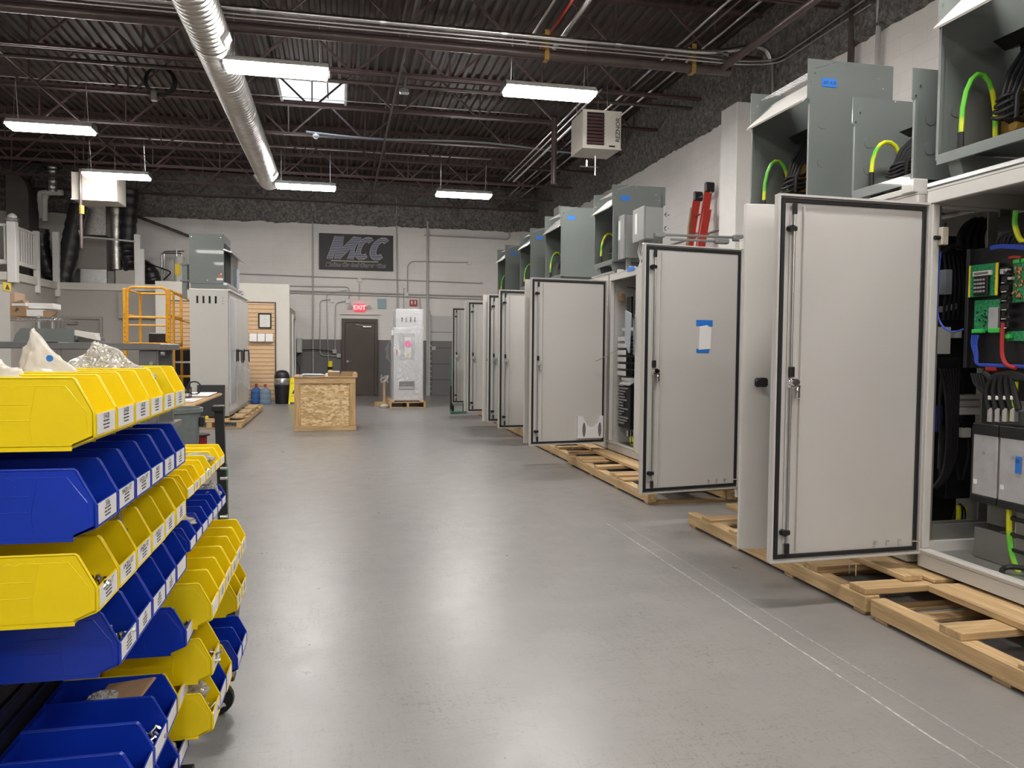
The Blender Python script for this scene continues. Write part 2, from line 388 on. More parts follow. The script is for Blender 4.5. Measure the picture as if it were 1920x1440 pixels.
struct(MB().box(XR, YF, 0, XR+.2, YB, 6.6).build('wall_right', M['wall_r']))
struct(MB().box(XL-.2, YF, 0, XL, YB+.2, 6.6).build('wall_left', M['wall_r']))
struct(MB().box(XL-.2, YF-.2, 0, XR+.2, YF, 6.6).build('wall_front', M['wall_r']))
def rough_edge(t): return .05*noise.noise(Vector((t*2.1, 3, 0))) + .03*noise.noise(Vector((t*9, 1, 0)))
def ins_r(u, v):
    y = YF + (YB-YF)*u; z0 = 4.97 + rough_edge(y); z = z0 + (ZD-z0)*v
    d = .07 + .03*noise.noise(Vector((y*2.5, z*2.5, 1))) + .022*noise.noise(Vector((y*7, z*7, 4)))
    if v == 0: d = .005
    return (XR-d, y, z)
struct(grid('wall_upper_right', M['insul'], ins_r, 420, 24))
def ins_b(u, v):
    x = XL + (XR-XL)*u; z0 = 4.93 + rough_edge(x+40); z = z0 + (ZD-z0)*v
    d = .07 + .03*noise.noise(Vector((x*2.5, z*2.5, 9))) + .022*noise.noise(Vector((x*7, z*7, 4)))
    if v == 0: d = .005
    return (x, YB-d, z)
struct(grid('wall_upper_back', M['insul'], ins_b, 240, 24))
struct(MB().bbox(5.6, 10.62, 0, 5.9, 11.12, 4.99, .01).build('wall_column', M['white']))
struct(MB().bbox(5.55, 19.9, 0, 5.9, 20.4, 5.1, .01).build('wall_column', M['white']))
# ceiling: ribbed steel deck, running away from the camera, with a hole for the skylight
SX0, SX1, SY0, SY1 = -1.05, .15, 14.75, 16.15
def deck_strip(x0, x1, y0, y1, mb):
    p = .152; k0 = math.floor(x0/p); prof = []
    for k in range(k0, int(x1/p)+2):
        b = k*p
        for dx, dz in ((0, 0), (.055, 0), (.075, .04), (.132, .04)): prof.append((b+dx, ZD+dz))
    prof = [(x0, ZD+.04)] + [q for q in prof if x0+1e-6 < q[0] < x1-1e-6] + [(x1, ZD+.04)]
    n = len(mb.v)
    for q in prof: mb.v += [(q[0], y0, q[1]), (q[0], y1, q[1])]
    for i in range(len(prof)-1): a = n+2*i; mb.f.append((a, a+2, a+3, a+1))
mb = MB(); deck_strip(XL, SX0, YF, YB, mb); deck_strip(SX1, XR, YF, YB, mb); deck_strip(SX0, SX1, YF, SY0, mb); deck_strip(SX0, SX1, SY1, YB, mb)
mb.box(XL, YF, ZD+.06, SX0, YB, ZD+.4).box(SX1, YF, ZD+.06, XR, YB, ZD+.4).box(SX0, YF, ZD+.06, SX1, SY0, ZD+.4).box(SX0, SY1, ZD+.06, SX1, YB, ZD+.4)
struct(mb.build('ceiling', M['deck'], recalc=False))
w = MB()
w.box(SX0-.02, SY0-.02, ZD-.03, SX0+.03, SY1+.02, ZD+.55).box(SX1-.03, SY0-.02, ZD-.03, SX1+.02, SY1+.02, ZD+.55).box(SX0, SY0-.02, ZD-.03, SX1, SY0+.03, ZD+.55).box(SX0, SY1-.03, ZD-.03, SX1, SY1+.02, ZD+.55)
sk = struct(w.build('window_1', M['white']))
MB().box(-.47, SY0, ZD+.5, -.43, SY1, ZD+.55).box(SX0, 15.43, ZD+.5, SX1, 15.47, ZD+.55).box(-.2, SY0, ZD+.1, -.17, SY1, ZD+.13).build('window_frame', M['joist'], sk)
g = MB(); pts = []
for i in range(9):
    for j in range(9):
        u, v = i/8, j/8; g.v.append((SX0+(SX1-SX0)*u, SY0+(SY1-SY0)*v, ZD+.56+.22*math.sin(PI*u)*math.sin(PI*v)))
for i in range(8):
    for j in range(8): a = i*9+j; g.f.append((a, a+9, a+10, a+1))
mm = bpy.data.materials.new('skylight_acrylic'); mm.use_nodes = True; t = mm.node_tree; t.nodes.clear()
o_ = t.nodes.new('ShaderNodeOutputMaterial'); mx = t.nodes.new('ShaderNodeMixShader'); a = t.nodes.new('ShaderNodeBsdfTransparent'); b = t.nodes.new('ShaderNodeBsdfTranslucent')
mx.inputs[0].default_value = .45; t.links.new(a.outputs[0], mx.inputs[1]); t.links.new(b.outputs[0], mx.inputs[2]); t.links.new(mx.outputs[0], o_.inputs[0])
g.build('dome', mm, sk, smooth=True)
# open web joists
JY = [1.2, 3.05, 4.9, 6.75, 8.6, 10.4, 12.25, 14.15, 16.1, 17.85, 19.7, 21.5, 23.2]
JL = ['', '', '', 'highest up, in front of the silver conduit', 'second in front of the silver conduit',
      'hidden behind the long silver conduit', 'just behind the two big hanging lamps', 'crossing in front of the skylight', 'just behind the skylight, lit pale by it',
      'carrying the two far central lamps', 'third from the far wall', 'second from the far wall', 'against the far wall']
XN = on(1, 12.25, 100, 85).x
for i, y in enumerate(JY):
    if i < 3: continue
    t = thing('roof_joist', 'dark red steel roof joist ' + JL[i], 'roof joist', (0, y, 5.5), 'roof joists')
    MB().box(XL, y-.055, 5.5, XR-.05, y-.015, 5.505).box(XL, y-.019, 5.5, XR-.05, y-.014, 5.55).box(XL, y+.015, 5.5, XR-.05, y+.055, 5.505).box(XL, y+.014, 5.5, XR-.05, y+.019, 5.55).build('bottom_chord', M['joist'], t)
    MB().box(XL, y-.06, 6.142, XR-.02, y-.01, 6.149).box(XL, y-.016, 6.09, XR-.02, y-.01, 6.145).box(XL, y+.01, 6.142, XR-.02, y+.06, 6.149).box(XL, y+.01, 6.09, XR-.02, y+.016, 6.145).build('top_chord', M['joist'], t)
    wb = MB(); x = XN - 4*1.45 + (0, .25, -.3, .5)[i % 4]
    while x < XR:
        wb.bar((x, y, 5.52), (x, y, 6.1), .024)
        for s in (-1, 1):
            if XL < x+s*.68 < XR-.1: wb.bar((x+s*.05, y, 5.52), (x+s*.68, y, 6.1), .036, .03)
        x += 1.45
    wb.build('web', M['joist'], t)
struct(MB().bar((-4.6, YF, 5.5), (-4.6, YB, 5.5), .03).bar((.9, YF, 6.05), (.9, YB, 6.05), .025).bar((.9, YF, 5.48), (.9, YB, 5.48), .03).build('trim_1', M['joist']))
# duct
def ring(x, y, z, r, n=40): return [(x+r*math.cos(2*PI*k/n), y, z+r*math.sin(2*PI*k/n)) for k in range(n)]
d = thing('spiral_duct', 'long round galvanised spiral duct hung below the roof joists', 'duct', (-1.44, 8, 5.0))
dp, dr_ = [], []
y_ = 3.0
while y_ < 17.9:
    for dy, rr in ((0, .222), (.004, .2265), (.012, .2265), (.016, .222)): dp.append((-1.44, y_+dy, 5)); dr_.append(rr)
    y_ += .115
mb = MB(); mb.tube([(-1.44, -5.9, 5), (-1.44, 2.99, 5)], .222, 40, caps=False).tube(dp+[(-1.44, 17.95, 5)], dr_+[.222], 40, caps=False).tube([(-1.44, -5.9, 5), (-1.44, 17.93, 5)], .215, 40, caps=False)
mb.build('duct_tube', M['spiral'], d, smooth=True)
MB().tube(ring(-1.44, 17.95, 5, .222), .01, 6, closed=True).build('band', M['galv'], d); MB().tube(ring(-1.44, 9.9, 5, .226), .008, 6, closed=True).build('band', M['galv'], d)
for (yy, an) in ((9.65, -.5), (16.9, -.5), (17.2, -2.5)):
    s = MB().box(-.06, -.12, -.02, .06, .12, .02).box(-.05, -.11, -.025, -.005, .11, -.019).box(.005, -.11, -.025, .05, .11, -.019)
    s.xf(Matrix.Translation((-1.44+.24*math.cos(an), yy, 5+.24*math.sin(an))) @ Matrix.Rotation(an+PI/2, 4, 'Y').inverted()); s.build('register', M['galv'], d)
for yy in (4.9, 8.6, 12.25, 16.1): MB().bar((-1.44, yy, 5.22), (-1.44, yy, 5.5), .012).build('hanger', M['galv'], d)
# pipes that run across the room
def pipe(name, lab, cat, pts, r, mt, group=None, n=10):
    o = MB().tube(pts, r, n).build(name, M[mt], smooth=True); return tag(o, lab, cat, group)
def bend(pts, r=.25, n=6):           # round the corners of a polyline
    P = [Vector(p) for p in pts]; out = [P[0]]
    for i in range(1, len(P)-1):
        a = (P[i-1]-P[i]); b = (P[i+1]-P[i]); rr = min(r, a.length*.45, b.length*.45)
        A = P[i]+a.normalized()*rr; B = P[i]+b.normalized()*rr
        for k in range(n+1): t_ = k/n; out.append(A*(1-t_)**2 + P[i]*2*t_*(1-t_) + B*t_*t_)
    return out + [P[-1]]
t = thing('electrical_conduit', 'large bright silver conduit crossing the room below the joists', 'conduit', (0, 9.92, 5.35), 'conduits across the ceiling')
MB().tube(bend([(XL, 9.92, 5.35), (4.9, 9.92, 5.35), (5.74, 9.95, 5.6), (5.76, 9.9, 4.2)], .45, 8), .033, 12).build('conduit_pipe', M['steel'], t, smooth=True)
for k in range(9): MB().tube([(-7+k*1.5, 9.92, 5.35), (-6.93+k*1.5, 9.92, 5.35)], .038, 12).build('coupling', M['galv'], t)
pipe('electrical_conduit', 'upper of two thin pale conduits under the silver conduit', 'conduit', bend([(XL, 9.92, 5.285), (5.3, 9.92, 5.285), (5.8, 9.92, 5.34), (5.8, 8, 5.38)]), .013, 'steel', 'conduits across the ceiling')
pipe('electrical_conduit', 'lower of two thin pale conduits under the silver conduit', 'conduit', bend([(XL, 9.93, 5.245), (5.3, 9.93, 5.245), (5.83, 9.93, 5.3), (5.83, 8, 5.3)]), .012, 'steel', 'conduits across the ceiling')
M['pipebrown'] = noisy('pipe_brown', (.10, .075, .068), .35, .3, 6, .2)
t = thing('gas_pipe', 'thick brown gas main crossing the room behind the silver conduit', 'pipe', (0, 10.1, 5.2))
MB().tube([(XL+.05, 10.1, 5.2), (5.2, 10.1, 5.2)], .062, 14).build('main_pipe', M['pipebrown'], t, smooth=True)
MB().tube([(5.07, 10.15, 5.22), (5.07, -2, 5.3)], .05, 12).build('branch_pipe', M['pipebrown'], t, smooth=True)
for x in (2.62, 4.65): MB().box(x-.03, 10.03, 5.125, x+.03, 10.17, 5.14).box(x-.03, 10.03, 5.13, x+.03, 10.04, 5.5).box(x-.03, 10.16, 5.13, x+.03, 10.17, 5.5).build('strap', M['brass'], t)
pipe('sprinkler_pipe', 'thin brown pipe just below the joist in front of the skylight', 'pipe', [(XL, 12.66, 5.49), (XR-.05, 12.66, 5.49)], .03, 'pipebrown')
pipe('sprinkler_pipe', 'blue grey hose sagging along the joist behind the skylight', 'pipe', [(-.6+.25*k, 16.03, 5.56-.04*math.sin(k*.35)-.002*k) for k in range(24)], .02, 'slate')
for i, (x, z, r, mt, y0, y1, lab) in enumerate([(2.55, 5.62, .022, 'steel', 2, 10.9, 'short pale conduit ending above the right hanging lamp'), (2.95, 5.62, .04, 'galv', 2, 10.9, 'fat pale pipe ending behind the right hanging lamp'),
    (2.75, 5.6, .02, 'red', 4, 10.9, 'thin red pipe between two pale pipes above the right lamp'),
    (4.55, 5.58, .018, 'steel', 0, YB-.1, 'left long thin conduit running away along the right ceiling edge'), (4.68, 5.58, .014, 'pipebrown', 0, YB-.1, 'brown line beside the left long thin conduit'), (4.95, 5.6, .018, 'steel', 8, YB-.1, 'right long thin conduit beside the insulated wall'),
    (3.9, 5.47, .016, 'steel', 12, 19, 'first of three conduits above the white unit heater'), (4.02, 5.47, .016, 'steel', 12, 19, 'second of three conduits above the white unit heater'), (4.16, 5.47, .03, 'galv', 14, 19, 'fat pale third conduit above the white unit heater')]):
    pipe('ceiling_pipe', lab, 'pipe', [(x, y0, z), (x, y1, z)], r, mt, 'pipes running away along the ceiling')
for i, y in enumerate((11.4, 15.2, 19.0)):
    pipe('ceiling_wire', ('first', 'middle', 'last')[i] + ' thin pale conduit crossing just under the roof deck', 'conduit', [(XL, y, 5.95), (3.6, y, 5.95)], .011, 'steel', 'thin conduits under the deck')
pipe('drop_pipe', 'brown vertical pipe hanging left of the white unit heater', 'pipe', [(3.75, 13.8, 5.5), (3.75, 13.8, 4.35)], .05, 'pipebrown')
# hanging lamps
def lamp(x, y, lab, z=4.8, mt='tube'):
    t = thing('hanging_lamp', lab, 'lamp', (x, y, z), 'hanging fluorescent lamps')
    MB().prism([(-.15, .0), (-.17, .0), (-.10, .075), (.10, .075), (.17, 0), (.15, 0), (.09, .06), (-.09, .06)], x-.61, x+.61, 'x').xf(Matrix.Translation((0, y, z))).build('housing', M['white'], t)
    MB().bbox(x-.595, y-.145, z-.065, x+.595, y+.145, z+.03, .012).build('lamp_tube', M[mt], t)
    MB().prism([(-.165, -.01), (-.10, .08), (.10, .08), (.165, -.01), (.15, -.03), (-.15, -.03)], x-.625, x-.605, 'x').xf(Matrix.Translation((0, y, z))).build('end_cap', M['galv'], t)
    MB().prism([(-.165, -.01), (-.10, .08), (.10, .08), (.165, -.01), (.15, -.03), (-.15, -.03)], x+.605, x+.625, 'x').xf(Matrix.Translation((0, y, z))).build('end_cap', M['galv'], t)
    for s in (-.5, .5):
        MB().bar((x+s, y-.1, z+.06), (x+s, y, z+.72), .006).bar((x+s, y+.1, z+.06), (x+s, y, z+.72), .006).build('suspension_wire', M['galv'], t)
lamp(-.72, 10.22, 'bright hanging strip lamp right beside the spiral duct and skylight')
lamp(2.72, 10.28, 'bright hanging strip lamp above and in front of the louvred unit heater')
lamp(-4.35, 13.78, 'bright hanging strip lamp with nothing but dark joists around it')
lamp(-4.29, 17.3, 'bright hanging strip lamp in front of the plain white heater box')
lamp(-.66, 17.47, 'bright hanging strip lamp at the open end of the spiral duct')
lamp(2.7, 17.48, 'small far hanging strip lamp between the wall sign and the insulated side wall')
for k, (x, y) in enumerate([(-4.3, 6.6), (-.6, 3.2), (2.6, 3.2), (-4.3, -.2), (-.6, -1.0), (2.6, -1.0), (-4.3, -4.4), (-.6, -4.4), (2.6, -4.4), (2.4, 6.7), (-7.5, 10.2), (4.6, -2.8)]):  # unseen lamps added to brighten the near floor, bins and door faces
    lamp(x, y, 'added fill strip lamp overhead, out of view, number %s from the far row' % ('one two three four five six seven eight nine ten eleven twelve thirteen'.split()[k]), mt='tube' if (x, y) in ((2.6, 3.2),) else 'tube_added')
# small ceiling things
t = thing('cable_coil', 'coil of black cable hung with a small grey box from the left joists', 'cable', tuple(on(1, 14.1, 300, 150)))
c0 = on(1, 14.1, 300, 152)
mb = MB()
for k in range(5): mb.tube([(c0.x+(.2+.012*k)*math.cos(a_*PI/12+k), c0.y+.01*k, c0.z+(.2+.01*k)*math.sin(a_*PI/12+k)) for a_ in range(24)], .011, 6, closed=True)
mb.tube([(c0.x, c0.y, c0.z-.2), (c0.x-.1, c0.y, c0.z-.3)], .01, 6).build('coil', M['cable'], t, smooth=True)
q = on(1, 14.1, 289, 178); MB().bbox(q.x-.05, q.y-.04, q.z-.1, q.x+.05, q.y+.04, q.z+.07, .01).build('box', M['galv'], t)
q = on(1, 12.3, 758, 171); t = thing('junction_box', 'small junction box on a pale flexible conduit hanging below the ceiling centre', 'electrical box', tuple(q))
MB().bbox(q.x-.07, q.y-.05, q.z-.04, q.x+.07, q.y+.05, q.z+.04, .01).build('box', M['galv'], t)
MB().tube([tuple(on(1, 12.3, 758, 165)), tuple(on(1, 12.3, 762, 140)), tuple(on(1, 12.3, 755, 118)), tuple(on(1, 12.0, 760, 95)), tuple(on(1, 11.8, 765, 70))], .022, 8).build('flexible_conduit', M['galv'], t, smooth=True)
q = on(1, 16.0, 592, 255); t = thing('ceiling_sensor', 'small white dome sensor below the joist behind the skylight', 'sensor', tuple(q))
MB().lathe([(.01, .05), (.06, .02), (.065, -.01), (.03, -.05), (.005, -.055)], q, 16).build('dome', M['white'], t, smooth=True)
MB().bar(q, (q.x, q.y, 5.56), .012).build('stem', M['white'], t)
# ---- back wall fittings
M['wcon'] = noisy('painted_conduit', (.42, .41, .39), .5, 0, 5, .08)
YW = YB-.02
def W(px, py, y=YW): return on(1, y, px, py)
t = thing('wall_sign', 'large dark company sign with striped logo high on the far wall', 'sign', tuple(W(667, 474)))
a = W(598, 437); b = W(737, 509); MB().bbox(a.x, YW-.035, b.z, b.x, YW-.001, a.z, .005).build('sign_board', M['board'], t)
cx = (a.x+b.x)/2; cz = (a.z+b.z)/2; H_ = a.z-b.z; W_ = b.x-a.x
def sheared(P_, x0): return [(x0+u+.30*v, v) for u, v in P_]
def cshape(x0, w=.52, h=.82, t_=.17):
    P_ = []; n_ = 14; cx_ = w/2; cy_ = h/2
    for k in range(n_+1): a_ = math.radians(52+256*k/n_); P_.append((cx_+w/2*math.cos(a_)*1.12, cy_+h/2*math.sin(a_)))
    P_ += [(cx_+w/2*.95, .28), (cx_+w/2*.35, .28)] if False else []
    for k in range(n_, -1, -1): a_ = math.radians(48+264*k/n_); P_.append((cx_+(w/2-t_)*math.cos(a_)*1.12, cy_+(h/2-t_)*math.sin(a_)))
    return sheared(P_, x0)
mm_ = sheared([(0, 0), (.17, 0), (.17, .42), (.235, 0), (.40, 0), (.62, .42), (.62, 0), (.80, 0), (.80, .82), (.57, .82), (.36, .42), (.27, .82), (0, .82)], -.90)
bx_, bz_ = cx, cz-.21
for nm, P_ in (('logo_letter', mm_), ('logo_letter', cshape(-.13)), ('logo_letter', cshape(.34))):
    P_ = [(bx_+u*.93, bz_+v*.80) for u, v in P_]
    o = MB().prism(P_, YW-.042, YW-.036, 'y').build(nm, M['logo'], t)
    MB().tube([(u, YW-.043, v) for u, v in P_], .011, 5, closed=True).build('outline', M['logoline'], o)
MB().box(cx-.72, YW-.04, cz-.275, cx+.62, YW-.035, cz-.245).build('underline', M['logoline'], t)
text_on('Motion Control Corporation', .142, (cx-.02, YW-.038, cz-.37), (1, 0, 0), (0, 0, 1), shear=.25, offset=.013, extrude=.002).build('lettering_outline', M['logoline'], t)
text_on('Motion Control Corporation', .142, (cx-.02, YW-.043, cz-.37), (1, 0, 0), (0, 0, 1), shear=.25, offset=.003, extrude=.002).build('lettering', M['ink'], t)
# exit door
dr = struct(MB().box(.10, YW-.05, 0, 1.13, YW, 2.24).build('door_1', M['brown']))
MB().bbox(.10, YW-.09, 0, .20, YW-.05, 2.24, .01).bbox(1.03, YW-.09, 0, 1.13, YW-.05, 2.24, .01).bbox(.10, YW-.09, 2.12, 1.13, YW-.05, 2.24, .01).build('door_frame', M['brown'], dr)
MB().box(.2, YW-.065, .01, 1.03, YW-.05, 2.12).build('door_leaf', M['brown'], dr)
MB().tube([(.27, YW-.07, 1.0), (.27, YW-.12, 1.0), (.38, YW-.12, 1.0)], .014, 8).lathe([(.035, -.075), (.035, -.066)], (.27, YW, 1.0), 16, 'y').build('door_handle', M['chrome'], dr)
MB().bbox(.70, YW-.12, 1.99, .95, YW-.065, 2.04, .008).bar((.78, YW-.1, 2.03), (.5, YW-.14, 2.07), .015).build('door_closer', M['steel'], dr)
MB().box(.05, YW-.06, 2.36, 1.2, YW, 2.40).build('ledge', M['wall_b'], dr)
q = W(674, 577); t = thing('exit_sign', 'lit red EXIT sign with two emergency lamps above the far door', 'sign', tuple(q))
MB().bbox(q.x-.16, YW-.08, q.z-.11, q.x+.16, YW-.02, q.z+.11, .01).build('sign_face', M['glow_red'], t)
M['exitlet'] = mat('exit_letters', (.9, .5, .5), .5, emis=(1, .5, .5), es=.35)
text_on('EXIT', .17, (q.x, YW-.085, q.z), (1, 0, 0), (0, 0, 1), offset=.004).build('lettering', M['exitlet'], t)
for s in (-1, 1): MB().lathe([(.02, -.12), (.06, -.12), (.05, -.05), (.02, -.03)], (q.x+s*.27, YW, q.z+.02), 14, 'y').bar((q.x+s*.15, YW-.05, q.z), (q.x+s*.24, YW-.05, q.z), .02).build('emergency_lamp', M['wcon'], t)
a = W(708, 560); b = W(724, 579); tag(MB().bbox(a.x, YW-.02, b.z, b.x, YW-.001, a.z, .003).build('wall_notice', mat('pale_blue_panel', (.30, .42, .46), .6)), 'pale blue square panel on the wall right of the exit sign', 'panel')
a = W(768, 562); b = W(782, 574); t = thing('fire_alarm', 'small red fire alarm strobe on wall above the wrapped cabinet', 'alarm', tuple(a))
MB().bbox(a.x, YW-.05, b.z, b.x, YW-.001, a.z, .008).build('housing', M['red'], t)
MB().box(a.x+.04, YW-.055, b.z+.05, a.x+.08, YW-.05, a.z-.03).box(b.x-.08, YW-.055, b.z+.05, b.x-.04, YW-.05, a.z-.03).build('strobe', M['white'], t)
def wc(pts, lab, r=.012, mt='wcon'):
    P_ = [W(x, y, YW-.03) for x, y in pts]
    return pipe('wall_conduit', lab, 'conduit', bend([tuple(p) for p in P_], .12, 5), r, mt, 'conduits on the far wall', 8)
wc([(586, 372), (587, 700)], 'vertical painted conduit left of the company sign', .02)
wc([(743, 372), (746, 640)], 'vertical painted conduit just right of the company sign', .02)
wc([(802, 415), (801, 742)], 'vertical painted conduit at the left edge of the roller door', .035)
wc([(450, 513), (905, 531)], 'long thin conduit below the sign across the far wall', .014)
wc([(543, 545), (905, 556)], 'upper long horizontal conduit above the exit door', .02)
wc([(543, 549), (905, 561)], 'lower long horizontal conduit above the exit door', .014)
wc([(543, 536), (655, 538), (654, 560)], 'short conduit that turns down left of the exit sign')
wc([(625, 561), (600, 563), (600, 666), (637, 668)], 'looped conduit left of the far door ending low')
wc([(650, 544), (612, 552), (615, 660), (618, 720)], 'thin conduit curving down behind the yellow post')
wc([(655, 563), (629, 568), (628, 658)], 'conduit dropping to a box left of the far door')
wc([(764, 560), (764, 497), (772, 490), (880, 492)], 'conduit rising right of the sign to a square box')
wc([(674, 532), (673, 563)], 'short vertical conduit directly above the exit sign')
wc([(700, 440), (700, 441)], 'tiny conduit stub', .004) if False else None
wc([(795, 441), (900, 446), (955, 449), (955, 400)], 'conduit across the upper right of the far wall', .02)
wc([(757, 533), (757, 580)], 'thin conduit above the wrapped cabinet', .012)
wc([(787, 560), (788, 580)], 'thin conduit stub right of the fire alarm', .012)
for (x, y), lab in [((674, 525), 'square white box above the exit sign'), ((623, 563), 'bright square white box left of the exit sign'), ((652, 565), 'square white box nearest the exit sign'), ((759, 537), 'square white box above the wrapped cabinet'),
                    ((762, 552), 'lower square white box above the wrapped cabinet'), ((880, 493), 'square white box at right end of the upper conduit'), ((627, 659), 'small grey box low beside the far door'), ((635, 667), 'lowest small grey box beside the far door'), ((813, 653), 'small switch plate on the roller door side')]:
    q = W(x, y); tag(MB().bbox(q.x-.06, YW-.06, q.z-.06, q.x+.06, YW-.001, q.z+.06, .006).build('junction_box', M['white'] if 'white' in lab else M['wcon']), lab, 'electrical box', 'boxes on the far wall')
# roller door at right
dr = struct(MB().box(2.62, YW-.03, 0, 5.6, YW, 2.36).build('door_2', mat('roller_door', (.5, .49, .47), .6)))
n = N(dr.data.materials[0]); z = n.sep(n.co())[2]; n.col(n.mix(n.math('LESS_THAN', z, 1.62), (.5, .49, .47), (.16, .155, .155)))
mb = MB()
for k in range(1, 5): mb.box(2.62, YW-.034, k*.47-.006, 5.6, YW-.029, k*.47+.006)
mb.build('panel_joint', M['gasket'], dr)
mb = MB().box(2.60, YW-.10, 0, 2.66, YW-.03, 2.5)
for k in range(16): mb.box(2.66, YW-.09, .1+k*.15, 2.70, YW-.05, .14+k*.15)
mb.build('door_track', M['wcon'], dr)
t = thing('safety_post', 'short yellow bollard with black band behind the wooden crate', 'post', (-.22, 22.9, 0))
MB().cyl((-.22, 22.9, 0), (-.22, 22.9, 1.02), .065, 18).build('post', M['signyellow'], t, smooth=True)
MB().tube([(-.22, 22.9, .78), (-.22, 22.9, .86)], .067, 18).build('band', M['black'], t)
# world light
wd = bpy.data.worlds.new('world'); scn.world = wd; wd.use_nodes = True
bg = wd.node_tree.nodes['Background']; bg.inputs['Color'].default_value = (.72, .85, 1, 1); bg.inputs['Strength'].default_value = 3.0
CX = 3.27          # front plane of the cabinet line
def plank(mb, *a): return mb.bbox(*a, .003)
def pallet(y0, y1, lab, seed, x0=2.76, x1=4.35, short=None):
    rnd = random.Random(seed); t = thing('wooden_pallet', lab, 'pallet', (x0, y0, 0), 'long pallets under the grey cabinets')
    k = max(2, round((y1-y0)/.75)+1)
    for i in range(k):
        y = y0+.02+(y1-y0-.14)*i/(k-1); MB().bbox(x0+.012, y, .0, x1, y+.1, .02, .002).build('bottom_board', M['woodx'], t)
    for x in (x0, (x0+x1)/2, x1-.09): MB().bbox(x, y0, .02, x+.09, y1, .108, .004).build('stringer', M['woody'], t)
    y = y0+.01; i = 0
    while y < y1-.12:
        w = rnd.choice((.09, .14, .14)); h = rnd.choice((.022, .038, .038)); xa = x0 + rnd.choice((0, 0, .004)); L = x0+.62 if i % 2 else x1
        if not (short and short[0] < y < short[1]):
            MB().bbox(xa, y, .108, L, min(y+w, y1), .108+h-.0005, .003).build('cross_board', M['woodx'], t)
        y += w + rnd.choice((.02, .30, .38)); i += 1
    MB().bbox(x0+.30, y0+.08, .146, x0+.42, y1-.06, .182, .004).build('deck_board', M['woody'], t)
    MB().bbox(x0+.44, y0+.02, .146, x0+.58, y1-.02, .17, .004).build('deck_board', M['woody'], t)
    MB().bbox(x1-.35, y0+.02, .146, x1-.2, y1-.02, .17, .004).build('deck_board', M['woody'], t)
    for yy in (y0+.25, y0+.31): MB().cyl((x0+.12, yy, .14), (x0+.12, yy, .215), .004, 6).build('bolt', M['steel'], t)
    return t
pallet(1.2, 3.66, 'new pine pallet under the cabinet of circuit boards, cut by the edge of the photo', 1)
pallet(3.70, 5.92, 'pine pallet under the two widest open doors, its far end showing bolts', 5)
pallet(6.77, 9.36, 'pine pallet with stepped boards under the cabinet with breakers showing', 3)
pallet(9.42, 11.28, 'pine pallet glimpsed beyond the door with the white document pocket', 4, x0=2.80)
pallet(11.32, 14.38, 'far pallet whose edge shows beneath the fourth door', 6, x0=2.86)
pallet(14.42, 16.6, 'last pallet of the row beside the roller door, mostly hidden', 8, x0=2.9)
Z0, Z1 = .26, 2.26
